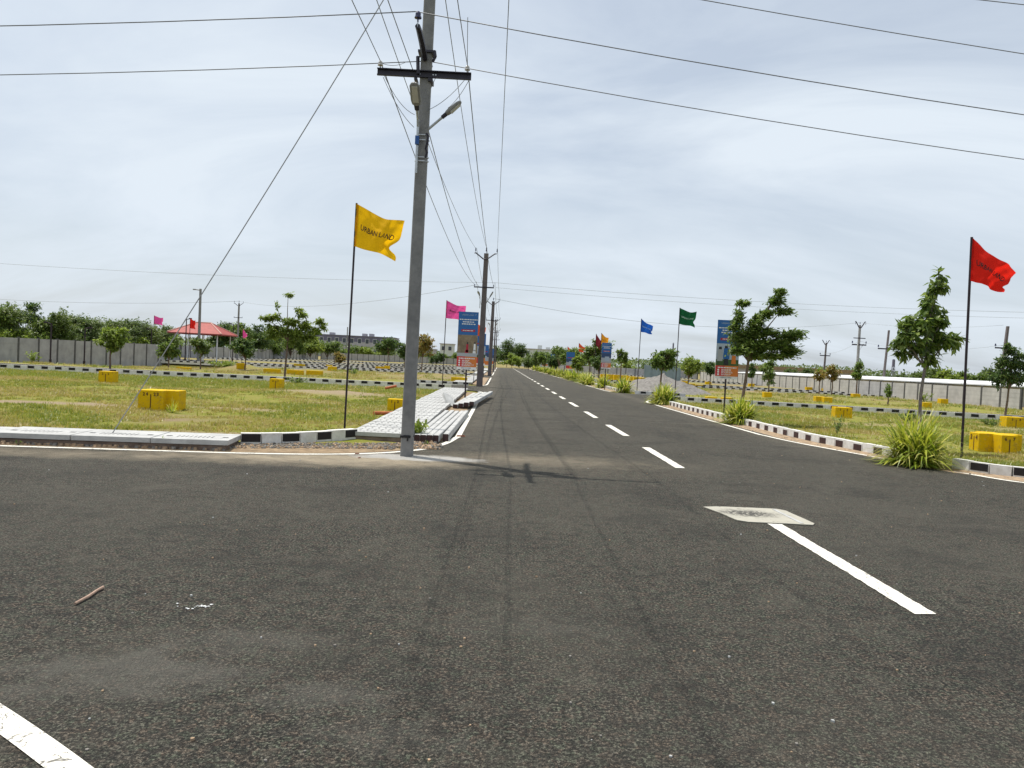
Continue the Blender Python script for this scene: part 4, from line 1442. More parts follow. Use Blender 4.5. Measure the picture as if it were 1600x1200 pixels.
def banner(x, y, z0, w, h, label, scene_, yaw=0.0, post_r=.03, detail=True):
    root = thing('banner', (x, y, 0), label, 'banner', 'tall blue and orange banners on posts', yaw)
    mb = MB(); mb.tube([(0, .03, -.2), (0, .03, z0 + h * .5)], post_r, 8); mb.build('post', M['flagpole'], root)
    b = MB(); b.box(-w / 2, w / 2, -.025, .0, z0, z0 + h)
    board = b.build('board', M['print_white'], root)

    def rect(name, x0, x1, za, zb, m, layer=1):
        q = MB()
        yy = -.025 - .003 * layer
        q.box(w * x0 - w / 2, w * x1 - w / 2, yy - .0028, yy + .003 * layer - .0005 + .0005, z0 + h * za, z0 + h * zb)
        return q.build(name, M[m], board)
    rect('print_panel', 0, 1, .60, 1.0, 'print_blue')
    rect('print_panel', 0, 1, .245, .60, 'print_brown' if scene_ == 'field' else ('print_sky' if scene_ == 'couple' else 'print_navy'))
    rect('print_panel', .0, 1, .045, .225, 'print_orange')
    rect('print_panel', .0, .42, .048, .222, 'print_red', 2)
    rect('print_band', .16, .86, .655, .695, 'print_crimson', 2)
    if scene_ == 'field':
        rect('print_panel', 0, 1, .226, .285, 'print_grey', 2)
        fg = MB()
        for cx, ww, za, zb, mi in ((.50, .13, .30, .44, 0), (.48, .19, .27, .34, 0), (.51, .07, .44, .475, 2), (.87, .12, .33, .45, 1), (.86, .16, .285, .34, 1), (.87, .07, .45, .48, 2)):
            xx = w * (cx - .5)
            fg.prism([(xx - w * ww / 2, z0 + h * za), (xx + w * ww / 2, z0 + h * za), (xx + w * ww * .36, z0 + h * zb), (xx - w * ww * .36, z0 + h * zb)], .031, .033 + .001 * mi, mi)
        fg.v = [(a, -c, b_) for a, b_, c in fg.v]
        fg.build('printed_figures', [M['print_crimson'], M['print_white'], M['print_dark']], board)
        st_ = MB()
        for k in range(7):
            za = .30 + k * .042
            st_.box(-w / 2 + .01, w / 2 - .01, -.0305, -.0285, z0 + h * za, z0 + h * (za + .012))
        st_.build('printed_furrows', M['print_dark'] if False else M['stone_b'], board)
    elif scene_ == 'couple':
        rect('print_panel', 0, 1, .226, .33, 'print_green', 2)
        fg = MB()
        for cx, ww, za, zb, mi in ((.17, .24, .30, .50, 0), (.17, .14, .50, .545, 2), (.45, .28, .34, .52, 1), (.45, .22, .235, .34, 2), (.43, .14, .52, .56, 2), (.78, .20, .26, .40, 3)):
            xx = w * (cx - .5)
            fg.prism([(xx - w * ww / 2, z0 + h * za), (xx + w * ww / 2, z0 + h * za), (xx + w * ww * .40, z0 + h * zb), (xx - w * ww * .40, z0 + h * zb)], .034, .036 + .001 * mi, mi)
        fg.v = [(a, -c, b_) for a, b_, c in fg.v]
        fg.build('printed_figures', [M['print_grey'], M['print_blue'], M['print_dark'], M['print_orange']], board)
    else:
        rect('print_panel', 0, 1, .226, .42, 'print_grey', 2)
        rect('print_panel', .35, .8, .30, .47, 'print_sky', 3)
    if not detail:
        return root
    # rows of small print: every word a mark of its own length
    q = random.Random(len(label))
    tx = MB()

    def row(xa, xb, zc, hh, layer=2, mi=0):
        xx = xa
        yy = -.025 - .003 * layer - .003
        while xx < xb - .02:
            ww = min(q.uniform(.035, .13), xb - xx)
            tx.box(w * (xx - .5), w * (xx + ww - .5), yy - .001, yy + .004, z0 + h * (zc - hh / 2), z0 + h * (zc + hh / 2), mi)
            xx += ww + .022
    for zc, xa, xb in ((.865, .06, .96), (.825, .22, .80), (.788, .18, .86)):
        row(xa, xb, zc, .017)
    row(.24, .80, .675, .012, 3)
    row(.10, .92, .192, .018, 3)
    for zc in (.152, .115, .075):
        row(.26, .26 + q.uniform(.4, .62), zc + .008, .009, 3)
        row(.26, .26 + q.uniform(.3, .5), zc - .008, .009, 3)
        cxx, czz = w * (.13 - .5), z0 + h * zc
        tx.tube([(cxx, -.030, czz), (cxx, -.0362, czz)], w * .045, 10, 0)
    tx.build('small_print', M['print_white'], board)['kind'] = 'stuff'
    hx = [v_[0] for v_ in HEAD[0]]
    for (zc, wid, mm) in ((.945, .60, 'print_sky'), (.024, .50, 'print_navy')):
        s_ = w * wid / (max(hx) - min(hx))
        hb = MB()
        hb.v = [(v_[0] * s_ - w * .03, -.0315, z0 + h * zc + v_[1] * s_) for v_ in HEAD[0]]
        hb.f = list(HEAD[1]); hb.mi = [0] * len(hb.f)
        hb.build('lettering', M[mm], board)
    leaf = MB()
    leaf.face([(w * .33, -.032, z0 + h * .945), (w * .37, -.032, z0 + h * .965), (w * .40, -.032, z0 + h * .975), (w * .37, -.032, z0 + h * .95)])
    leaf.build('emblem', M['print_sky'], board)
    return root


banner(-1.27, 28.9, 1.22, .745, 2.16, 'tall blue and orange banner with a red and a white figure, left of the road', 'field')
banner(8.25, 27.9, 1.34, .82, 2.14, 'tall blue and orange banner half hidden by the wind-bent tree on the right', 'couple', R(-4))
banner(7.15, 52, 1.42, .66, 1.75, 'tall blue and orange banner beside the orange flag, right of the road', 'house')
banner(-1.55, 57, 1.25, .8, 2.3, 'blue and orange banner seen between the second and third poles', 'couple', 0, .03, False)
banner(-1.5, 70, 1.1, .8, 1.9, 'second of the small blue banners by the third pole', 'house', 0, .03, False)
banner(-1.3, 92, 1.1, .9, 1.9, 'farthest blue banner on the left of the road', 'house', 0, .03, False)
for k, (yy, xx) in enumerate(((88, 8.0), (116, 8.0), (138, 8.0))):
    banner(xx, yy, 1.0, .95, 2.0, ('nearest', 'middle', 'farthest')[k] + ' of the three banners under the right tree row', 'house', 0, .03, False)

# ------------------------------------------------------------------ yellow plot markers
NUM = {c: text_mesh(c, .17, .006) for c in '0123456789'}


def marker(x, y, label, shape='single', nums=('1', '2'), yaw=0.0, size=1.0, h=.46, detail=True):
    z = hgt(x, y) - .03
    root = thing('plot_marker', (x, y, z), label, 'plot marker', 'yellow painted plot markers', yaw)
    a = .19 * size
    e = .52 * size
    mb = MB()
    if shape == 'cross':
        o = [(-a, -e), (a, -e), (a, -a), (e, -a), (e, a), (a, a), (a, e), (-a, e), (-a, a), (-e, a), (-e, -a), (-a, -a)]
    elif shape == 'tee':
        o = [(-.31, -.30), (.31, -.30), (.31, -.12), (.60, -.12), (.60, .34), (-.31, .34)]
        e = .30
    elif shape == 'long':
        o = [(-.55, -.18), (.55, -.18), (.55, .18), (-.55, .18)]
        e = .18
    else:
        o = [(-.24 * size, -.20 * size), (.24 * size, -.20 * size), (.24 * size, .20 * size), (-.24 * size, .20 * size)]
        e = .20 * size
    mb.prism(o, 0, h)
    bo = mb.build('body', M['yellow'], root)
    # bevel the painted edges a little
    bv = bo.modifiers.new('bevel', 'BEVEL'); bv.width = .012; bv.segments = 2; bv.limit_method = 'ANGLE'
    if detail:
        g = MB(); g.box(-.012, .012, -e - .004, -e + .01, .0, h * .80)
        g.build('groove', M['yellow_mark'], root)
        if shape == 'cross':
            g = MB(); g.box(-e - .004, -e + .01, -.012, .012, .0, h * .80); g.build('groove', M['yellow_mark'], root)
        for k, c in enumerate(nums[:2]):
            tx = MB()
            dx_ = (-1 if k == 0 else 1) * a * .52 if shape != 'tee' else (-1 if k == 0 else 1) * .13
            wx = 0
            for ch in c:
                vs, fs = NUM[ch]
                bb = len(tx.v)
                tx.v += [(v_[0] * .6 + dx_ + wx - .035 * (len(c) - 1), -e - .006, h * .80 + v_[1] * .65) for v_ in vs]
                tx.f += [tuple(bb + i for i in f) for f in fs]
                tx.mi += [0] * len(fs)
                wx += .075
            tx.build('number', M['yellow_mark'], root)
        if shape == 'cross':
            for k, c in enumerate(nums[2:4]):
                tx = MB()
                vs, fs = NUM[c[0]]
                dy_ = (1 if k == 0 else -1) * a * .52
                tx.v = [(-e - .006, -v_[0] * .8 + dy_, h * .76 + v_[1] * .9) for v_ in vs]
                tx.f = list(fs); tx.mi = [0] * len(fs)
                tx.build('number', M['yellow_mark'], root)
    return root


marker(-8.46, 19.1, 'large yellow plot marker on the nearest left plot', 'tee', ('24', '23'), h=.50)
marker(-15.3, 30.3, 'yellow plot marker far left, before the left kerb and a thin tree', 'single', ('2', '2'), size=1.15, h=.50)
marker(-9.25, 32.1, 'yellow plot marker at the kerb, left of the left flagpole', 'single', ('2', '1'), size=1.05, h=.45)
marker(-3.02, 22.6, 'yellow plot marker half hidden behind the nearest pole', 'single', ('1', '2'), size=.9, h=.38)
marker(11.95, 18.2, 'large cross-shaped yellow plot marker at the right edge', 'cross', ('6', '7', '2', '4'), h=.46)
marker(13.7, 30.4, 'yellow plot marker near the kerb of the right plot', 'single', ('3', '5'), size=1.35, h=.46, yaw=R(-8))
marker(19.1, 28.2, 'yellow plot marker at the kerb below the rightmost round tree', 'single', ('3', '8'), size=1.35, h=.46, yaw=R(-8))
# beyond the first side streets
for k, (px_, y_, sh, lb) in enumerate((
        (292, 62, 'long', 'flat yellow marker left of the lamp pole, on the low plot'), (380, 64, 'single', 'yellow marker left of the left young tree'),
        (428, 52.5, 'long', 'long yellow marker behind the left young tree trunk'), (464, 52.8, 'long', 'long yellow marker right of the left young tree trunk'),
        (494, 53.2, 'long', 'long yellow marker between the left young tree and the left flagpole'), (521, 60, 'single', 'upright yellow marker left of the left flagpole'),
        (470, 80, 'long', 'small distant yellow marker above the long one'), (516, 84, 'single', 'small distant yellow marker before the reddish tree'),
        (606, 88, 'single', 'distant yellow marker left of the nearest pole'), (596, 86, 'long', 'distant flat yellow marker left of the nearest pole'),
        (719, 53, 'long', 'yellow marker below the tall left banner'))):
    xx = (px_ - 782) / 1200 * y_
    marker(xx, y_, lb, sh, ('1', '2'), size=1.3, detail=False, h=.48 if sh != 'long' else .36)
for k in range(7):
    yy = 88 - k * 2.0
    marker((945 + k * 10.5 - 782) / 1200 * yy, yy, 'yellow marker in the row left of the sand heap, %s from the left' % ('first', 'second', 'third', 'fourth', 'fifth', 'sixth', 'seventh')[k], 'single', ('1', '2'), size=1.7, h=.7, detail=False)
for k, (px_, py_) in enumerate(((1109, 601), (1095, 606), (1083, 604), (1072, 600), (1115, 629), (1140, 630), (1203, 622), (1224, 605), (1244, 607), (1268, 610), (1294, 612), (1324, 614), (1356, 616), (1343, 626), (1285, 628), (1298, 629), (1455, 638), (1482, 634), (1310, 600), (1177, 604), (1060, 598))):
    hor = 564 + .048 * (px_ - 782)
    yy = 1.6 * 1200 / (py_ - hor)
    xx = (px_ - 782) / 1200 * yy * (1.0)
    marker(xx, yy, 'small distant yellow marker in the right plots, %s counted from the road' % ('1st 2nd 3rd 4th 5th 6th 7th 8th 9th 10th 11th 12th 13th 14th 15th 16th 17th 18th 19th 20th 21st'.split()[sorted(range(21), key=lambda q_: (1109, 1095, 1083, 1072, 1115, 1140, 1203, 1224, 1244, 1268, 1294, 1324, 1356, 1343, 1285, 1298, 1455, 1482, 1310, 1177, 1060)[q_]).index(k)]),
           'single', ('1', '2'), size=1.35 if py_ < 620 else 1.1, h=.36, detail=False)

# ------------------------------------------------------------------ walls
def panel_mesh(w, h, m):
    mb = MB()
    n = 5
    for k in range(n):
        z0 = k * h / n + (.006 if k else 0)
        mb.box(-w / 2, w / 2, -.028, .028, z0, (k + 1) * h / n - .006)
    mb.box(-w / 2, w / 2, -.016, .016, .01, h - .01)
    return mb.mesh('panel', [m])


def post_mesh(h, m):
    mb = MB(); mb.box(-.075, .075, -.06, .06, -.3, h + .02)
    return mb.mesh('post', [m])


def wall(label, pts, h, m, zbase=None, bay=2.1):
    p = resample(pts, bay)
    zs = [hgt(q.x, q.y) if zbase is None else zbase for q in p]
    root = link('boundary_wall', None, None, (p[0].x, p[0].y, zs[0]))
    tag(root, label, 'wall', 'grey precast boundary walls')
    pm_ = panel_mesh(bay - .15, h, M[m])
    po = post_mesh(h, M['wall_post'])
    for i, q in enumerate(p):
        t = (p[min(i + 1, len(p) - 1)] - p[max(0, i - 1)])
        an = math.atan2(t.y, t.x)
        link('post', po, root, (q.x - p[0].x, q.y - p[0].y, zs[i] - zs[0]), an)
        if i < len(p) - 1:
            c = (q + p[i + 1]) / 2
            t = p[i + 1] - q
            o = link('panel', pm_, root, (c.x - p[0].x, c.y - p[0].y, (zs[i] + zs[i + 1]) / 2 - zs[0] - .05 + rnd.uniform(-.012, .012)), math.atan2(t.y, t.x))
    return root


wall('grey precast wall with dark posts receding on the far left', [(-34.2, 43), (-33.4, 51), (-31.6, 78.5)], 2.05, 'wall', -.40)
wall('grey precast wall crossing behind the pavilion', [(-46, 96), (-41.5, 118), (-40.5, 172)], 1.75, 'wall', -.05)
wall('distant grey precast wall closing off the left plots', [(-40.5, 174), (-26, 200), (-6, 215)], 1.75, 'wall', -.05)
wall('pale precast wall with dark joints along the right boundary', [(34.7, 50.5), (34.7, 134)], 1.47, 'wall_r', -.05)
wall('dark grey precast wall turning away at the far right', [(34.9, 50.2), (52, 47)], 1.5, 'wall', -.05)
wall('grey precast wall behind the sand heap', [(34.6, 134), (30, 137), (9.5, 158)], 1.5, 'wall', -.05)
wall('dark grey wall under the right tree row', [(9.6, 160), (10.2, 122)], 1.4, 'wall', -.05)
gt = thing('sheet_gate', (19.5, 92, -.05), 'blue-grey sheet metal enclosure behind the second right banner', 'gate')
mb = MB(); mb.box(-2.2, 2.2, -.03, .03, 0, 2.0); sh_ = mb.build('sheet', M['gate_blue'], gt)
for k in range(6):
    mb = MB(); mb.box(-2.2 + k * .86, -2.12 + k * .86, -.07, -.031, 0, 2.05); mb.build('rib', M['gate_blue'], gt)
# long white shed beyond the right wall
shed = thing('long_shed', (44, 48, 0), 'long low shed with a white roof behind the right wall', 'shed')
mb = MB(); mb.box(-4.5, 4.5, 6, 74, -.1, 1.45); mb.build('wall', M['wall_r'], shed)
mb = MB()
for y0 in range(0, 80, 8):
    mb.prism([(-5.2, 1.50), (5.2, 1.50), (5.2, 1.60), (0, 1.90), (-5.2, 1.60)], 0, 7.94)
    n0 = len(mb.v) - 10
    for k in range(n0, len(mb.v)):
        x_, z_, yy_ = mb.v[k]
        mb.v[k] = (x_, yy_ + y0, z_)
mb.build('roof', M['white'], shed)
fb = thing('far_shed', (66, 175, 0), 'distant low brown shed roof above the right wall', 'shed')
mb = MB(); mb.box(-14, 14, -4, 4, -.1, 2.6); mb.build('wall', M['bldg_grey'], fb)
mb = MB(); mb.prism([(-14.5, -4.5), (14.5, -4.5), (14.5, 4.5), (-14.5, 4.5)], 2.6, 3.3); mb.build('roof', M['soil'], fb)

# ------------------------------------------------------------------ pavilion
pv = thing('pavilion', (-31.2, 81, -.35), 'open garden pavilion with a red hipped roof and slim white posts', 'pavilion')
W2, D2 = 2.75, 2.4
mb = MB()
mb.box(-2.4, 2.4, -2.1, 2.1, 0, .28); mb.build('plinth', M['conc'], pv)
for px_ in (-2.15, -.8, .8, 2.15):
    for py_ in (-1.9, 1.9):
        mb = MB(); mb.tube([(px_, py_, .28), (px_, py_, 3.35)], .055, 8); mb.build('post', M['white'], pv)
mb = MB()
ez, rz_ = 3.30, 4.45
A = [(-W2, -D2, ez), (W2, -D2, ez), (W2, D2, ez), (-W2, D2, ez)]
r1, r2 = (-.75, 0, rz_), (.75, 0, rz_)
mb.face([A[0], A[1], r2, r1]); mb.face([A[1], A[2], r2]); mb.face([A[2], A[3], r1, r2]); mb.face([A[3], A[0], r1])
mb.face([A[3], A[2], A[1], A[0]])
for a, b in ((0, 1), (1, 2), (2, 3), (3, 0)):
    p, q = Vector(A[a]), Vector(A[b])
    mb.face([p - Vector((0, 0, .12)), q - Vector((0, 0, .12)), q, p])
rf = mb.build('roof', M['roof_red'], pv)
mb = MB()
for a, b in ((A[0], r1), (A[3], r1), (A[1], r2), (A[2], r2), (r1, r2)):
    mb.tube([Vector(a) + Vector((0, 0, .02)), Vector(b) + Vector((0, 0, .02))], .07, 6)
mb.build('ridge', M['roof_ridge'], rf)
# black lamp posts of the little park
for k, (px_, y_, h_) in enumerate(((86, 53.5, 3.0), (138, 59, 3.0), (240, 72, 3.4), (293, 76, 4.3), (366, 92, 4.6))):
    xx = (px_ - 782) / 1200 * y_ * 1.0
    zz = hgt(xx, y_)
    t_ = thing('garden_lamp_post', (xx, y_, zz), 'slim black garden lamp post, %s from the left' % ('first', 'second', 'third', 'fourth', 'fifth')[k], 'lamp post', 'black lamp posts near the pavilion')
    mb = MB(); mb.tube([(0, 0, -.1), (0, 0, .5), (0, 0, .52), (0, 0, h_)], [.09, .09, .055, .05], 8); mb.build('post', M['flagpole'], t_)
    mb = MB(); mb.tube([(0, 0, h_ - .05), (.35 * (1 if k % 2 else -1), 0, h_ + .02)], .04, 6); mb.build('arm', M['flagpole'], t_)
    mb = MB(); mb.box(-.12 + .38 * (1 if k % 2 else -1), .12 + .38 * (1 if k % 2 else -1), -.1, .1, h_ - .02, h_ + .10); mb.build('lamp_head', M['flagpole'], t_)

# ------------------------------------------------------------------ buildings in the distance
def building(name, x, y, w, d, h, label, m, storeys=2, nwin=6, band=False, roof_extra=True, ww=1.1):
    t_ = thing(name, (x, y, 0), label, 'building', 'buildings on the horizon')
    mb = MB(); mb.box(-w / 2, w / 2, 0, d, -.1, h); mb.build('wall', M[m], t_)
    mb = MB(); mb.box(-w / 2 - .3, w / 2 + .3, -.3, d + .3, h, h + .25)
    rf_ = mb.build('roof', M['bldg_grey' if not band else 'bldg_dark'], t_)
    if band:
        mb = MB(); mb.box(-w / 2, w / 2, -.06, 0.01, h - 2.4, h - .1); mb.build('facade_band', M['bldg_dark'], t_)
    if roof_extra:
        q = random.Random(int(abs(x) * 7))
        for k in range(4):
            xx = q.uniform(-w / 2 + 1, w / 2 - 1)
            mb = MB(); mb.box(xx - .8, xx + .8, d * .3, d * .6, h + .25, h + .25 + q.uniform(.5, 1.5)); mb.build('roof_tank', M[m], rf_)
    sh2 = h / storeys
    for s_ in range(storeys):
        for k in range(nwin):
            xx = -w / 2 + (k + .5) * w / nwin
            zz = s_ * sh2 + sh2 * .35
            f = MB(); f.box(xx - ww / 2 - .12, xx + ww / 2 + .12, -.10, -.061, zz - .12, zz + sh2 * .42 + .12)
            fo = f.build('window', M['print_white'], t_)
            g = MB(); g.box(xx - ww / 2, xx + ww / 2, -.13, -.101, zz, zz + sh2 * .42)
            g.build('pane', M['glass'], fo)
    return t_


building('long_building', -72, 330, 52, 16, 9.2, 'long flat grey building with a dark window band behind the left trees', 'bldg_grey', 2, 16, True, True, 1.4)
building('far_house', 12, 290, 14, 10, 6.6, 'white flat-roofed house beyond the end of the road', 'bldg_pale', 2, 4, False, True)
building('far_house', -18.5, 262, 4.5, 8, 6.4, 'pale green house beside the reddish tree, left of the banner', 'bldg_pale', 2, 2, False, False)
building('far_house', -29, 268, 12, 8, 4.4, 'low cream house behind the reddish young tree', 'bldg_grey', 1, 3, False, False)
for k, (xx, yy, h_, lb) in enumerate(((74, 330, 13, 'faint lattice mast above the far right trees'), (103, 200, 7.0, 'small mast rising over the trees left of the tall young tree'))):
    t_ = thing('lattice_mast', (xx, yy, 0), lb, 'mast')
    mb = MB()
    for a, b in ((-.5, -.5), (.5, -.5), (.5, .5), (-.5, .5)):
        mb.tube([(a, b, 0), (a * .3, b * .3, h_)], .07, 4)
    for j in range(8):
        z0_, z1_ = h_ * j / 8, h_ * (j + 1) / 8
        w0, w1 = lerp(.5, .15, j / 8), lerp(.5, .15, (j + 1) / 8)
        mb.tube([(-w0, -w0, z0_), (w1, -w1, z1_)], .05, 4)
        mb.tube([(w0, w0, z0_), (-w1, w1, z1_)], .05, 4)
    mb.build('frame', M['bldg_dark'], t_)
    mb = MB(); mb.box(-.28, .28, -.25, .25, h_ * .72, h_ * .97); mb.build('antenna', M['bldg_dark'], t_)

# ------------------------------------------------------------------ sand heap
hp = MB()
n_r, n_a = 26, 64
cx, cy, rx, ry, hh = 11.1, 51.6, 3.1, 3.6, 1.25
for i in range(n_r + 1):
    t = i / n_r
    for k in range(n_a):
        a = 2 * math.pi * k / n_a
        wob = 1 + .12 * math.sin(2 * a + .7) + .07 * math.sin(5 * a)
        x, y = cx + rx * t * wob * math.cos(a), cy + ry * t * wob * math.sin(a)
        z = hh * (1 - t) ** .85 * (1 - .15 * math.cos(a - .4))
        z += (.16 * nz(x, y, 1.1, 2) + .09 * nz(x, y, 3, 5) + .05 * nz(x, y, 8, 1)) * min(1, 3 * (1 - t) + .1)
        hp.v.append((x, y, z - .05))
for i in range(n_r):
    for k in range(n_a):
        k2 = (k + 1) % n_a
        hp.f.append((i * n_a + k, i * n_a + k2, (i + 1) * n_a + k2, (i + 1) * n_a + k)); hp.mi.append(0)
hp_o = hp.build('gravel_heap', M['gravel'])
hp_o.data.flip_normals()
tag(hp_o, 'heap of grey crushed stone and sand behind the blue flag', 'gravel heap')
# orange pipes in the left plot
mb = MB(); mb.tube([(-3.25, 20.1, .08), (-2.55, 20.5, .08)], .05, 10); tag(mb.build('pipe', M['pipe'], smooth=False), 'short orange pipe lying by the perforated slabs', 'pipe')
mb = MB(); mb.tube([(-5.2, 35.2, .10), (-4.75, 35.5, .22)], .06, 10); tag(mb.build('pipe', M['pipe']), 'orange pipe end tilted up before the far left kerb', 'pipe')
mb = MB(); mb.tube([(11.3, 14.95, .05), (11.9, 14.62, .05), (12.9, 14.2, .04)], .022, 6); tag(mb.build('pipe', M['steel']), 'thin dark pipe on the grass at the right edge', 'pipe')

# ------------------------------------------------------------------ vegetation
def leaf_quad(mb, p, d, n, L, W, mi):
    """a pointed leaf of two triangles folded along its rib"""
    s_ = d.cross(n)
    if s_.length < 1e-5:
        s_ = d.orthogonal()
    s_.normalize()
    a = p
    b = p + d * (L * .45) + s_ * (W * .5) + n * (W * .12)
    c = p + d * L
    e = p + d * (L * .45) - s_ * (W * .5) + n * (W * .12)
    k = len(mb.v)
    mb.v.extend((tuple(a), tuple(b), tuple(c), tuple(e)))
    mb.f.append((k, k + 1, k + 2)); mb.mi.append(mi)
    mb.f.append((k, k + 2, k + 3)); mb.mi.append(mi)


def rvec(q):
    while True:
        v_ = Vector((q.uniform(-1, 1), q.uniform(-1, 1), q.uniform(-1, 1)))
        if .05 < v_.length < 1:
            return v_.normalized()


def make_tree(name, x, y, label, seed, H, trunk_h, clumps, leaf_l, leaf_w, per, kind, trunk_r=.05, lean=(0, 0), wind=(0.0, 0.0, 0.0), bark='bark', group=None, z=None, droop=.25, spread=1.0, trunk_pts=None, cat='tree'):
    """clumps: list of (dx, dy, z, rx, ry, rz, weight) leaf masses carried on limbs"""
    q = random.Random(seed)
    zb = hgt(x, y) if z is None else z
    root = thing(name, (x, y, zb - .02), label, cat, group)
    tb = MB()
    top = Vector((lean[0], lean[1], trunk_h))
    tp = [Vector((0, 0, -.15)), Vector((lean[0] * .2 + q.uniform(-.02, .02), lean[1] * .2, trunk_h * .33)), Vector((lean[0] * .55 + q.uniform(-.03, .03), lean[1] * .5, trunk_h * .66)), top]
    tb.tube(tp, [trunk_r * 1.15, trunk_r, trunk_r * .88, trunk_r * .75], 7)
    cr_ = MB()
    wv = Vector(wind)
    wtot = sum(c[6] for c in clumps)
    for (cx, cy, cz, rx, ry, rz, wt) in clumps:
        c = Vector((cx, cy, cz))
        base = top.copy()
        if cz < trunk_h + .05:
            tt = max(.45, min(.98, (cz - .25) / trunk_h))
            base = Vector((lean[0] * tt, lean[1] * tt, trunk_h * tt))
        mid = base.lerp(c, .5) + Vector((q.uniform(-.06, .06), q.uniform(-.06, .06), .10 * (c - base).length))
        tb.tube([base - Vector((0, 0, .03)), mid, c, c + (c - mid) * .12], [trunk_r * .55, trunk_r * .38, trunk_r * .22, trunk_r * .1], 5)
        n = int(per * wt)
        nt = max(5, n // 11)
        for _ in range(nt):
            u = rvec(q)
            rr = q.random() ** .4
            tc_ = c + Vector((u.x * rx * rr, u.y * ry * rr, u.z * rz * rr * (.72 if wv.length > .5 else 1))) + wv * (q.random() * 1.25 * rx)
            st0 = c.lerp(tc_, .05) + Vector((0, 0, -.05 * rz))
            if q.random() < .45:
                tb.tube([st0, tc_], [trunk_r * .10, trunk_r * .04], 3, 0, False)
            ax = tc_ - st0
            out_dir = ax.normalized() if ax.length > 1e-4 else rvec(q)
            jit = .10 * spread * max(rx, rz) + leaf_l * .35
            for _k in range(max(1, n // nt)):
                p = st0 + ax * q.uniform(.25, 1.06) + rvec(q) * q.random() * jit
                d = (out_dir * .55 + rvec(q) * .8 + wv + Vector((0, 0, -droop)))
                d.normalize()
                nn = (rvec(q) * .7 + Vector((0, 0, 1))).normalized()
                s_ = q.uniform(.65, 1.25)
                r_ = q.random()
                mi = 0 if r_ < .34 else (1 if r_ < .74 else 2)
                leaf_quad(cr_, p, d, nn, leaf_l * s_, leaf_w * s_, mi)
    tb.build('trunk', M[bark], root)
    cr_.build('crown', LEAF[kind], root)
    return root


def auto_clumps(q, n, R_, Rz, zc, rc, flat=1.0):
    res = []
    for i in range(n):
        u = rvec(q)
        rr = q.uniform(.35, .95)
        res.append((u.x * R_ * rr, u.y * R_ * rr, zc + u.z * Rz * rr, rc * q.uniform(.7, 1.25), rc * q.uniform(.7, 1.25), rc * q.uniform(.55, 1.0) * flat, q.uniform(.7, 1.3)))
    return res


GY = 'young trees planted along the kerbs'
# wind-bent tree, right of the road
make_tree('young_tree', 7.74, 24.4, 'wind-bent young tree in front of the right banner, its crown blown sideways', 21, 4.3, 2.05, [
    (-.28, .1, 2.75, .42, .45, .38, 1.0), (-.05, 0, 2.5, .5, .5, .34, 1.0), (.12, 0, 2.9, .4, .4, .3, .8), (-.45, 0, 3.1, .22, .25, .3, .4), (.3, 0, 3.35, .25, .25, .25, .35), (.55, 0, 2.95, .5, .4, .22, .7), (-.35, -.1, 2.35, .36, .4, .30, .7), (.30, 0, 2.55, .55, .5, .35, 1.2), (.80, .1, 2.60, .50, .45, .38, 1.0), (1.15, 0, 2.55, .40, .4, .30, .8),
    (1.25, 0, 2.85, .50, .35, .26, .7), (1.50, .1, 3.00, .34, .25, .14, .35), (1.35, 0, 2.35, .38, .3, .18, .5), (.15, -.1, 3.15, .30, .3, .34, .55), (-.30, 0, 3.45, .16, .2, .42, .35),
    (-.22, .1, 3.85, .20, .2, .16, .3), (.55, 0, 3.55, .26, .25, .22, .45), (.80, 0, 3.95, .28, .25, .30, .55), (1.10, 0, 3.65, .30, .25, .22, .45), (.95, 0, 4.25, .22, .2, .16, .3), (.35, 0, 2.20, .55, .45, .18, .7), (1.0, .1, 2.2, .4, .35, .16, .5)],
    .12, .054, 1250, 'mid', .055, (.16, 0), (.75, -.1, .04), group=GY, droop=.15, spread=.8)
# taller tree with big drooping leaves
make_tree('young_tree', 9.72, 17.6, 'tall young tree with large drooping leaves behind the nearest spiky bush', 22, 4.3, 2.0, [
    (.02, 0, 2.5, .40, .4, .30, 1.0), (-.35, 0, 2.75, .34, .34, .26, .9), (-.55, 0, 2.55, .22, .25, .18, .4), (.35, .1, 2.7, .34, .34, .28, .9), (.72, 0, 2.68, .22, .22, .20, .5), (.05, 0, 3.0, .38, .36, .26, 1.0),
    (-.30, .1, 3.05, .24, .24, .18, .5), (.42, 0, 3.12, .26, .26, .22, .6), (.15, 0, 3.45, .26, .26, .24, .6), (.20, 0, 3.8, .22, .22, .22, .55), (.26, 0, 4.1, .13, .13, .15, .22), (.15, 0, 2.2, .26, .26, .22, .5), (-.42, .05, 2.35, .20, .2, .2, .3)],
    .19, .08, 290, 'mid', .042, (.08, 0), (.05, 0, 0), 'bark_grey', GY, droop=.75, spread=.75)
make_tree('young_tree', 22.8, 34.2, 'dense round dark tree at the right edge, left of a far pole', 23, 3.7, 1.5, [
    (0, 0, 2.2, .62, .6, .5, 1.3), (-.4, 0, 1.95, .5, .5, .42, 1.0), (.45, 0, 2.0, .5, .5, .45, 1.0), (.1, 0, 2.75, .55, .5, .4, 1.1), (-.35, 0, 2.7, .4, .4, .35, .8), (.6, 0, 2.6, .4, .4, .3, .8), (.1, 0, 3.2, .4, .4, .28, .7), (.6, 0, 3.05, .4, .3, .16, .35), (-.1, .0, 3.4, .25, .25, .2, .35)],
    .14, .065, 620, 'dark', .05, (.1, 0), (.2, 0, 0), group=GY, droop=.4)
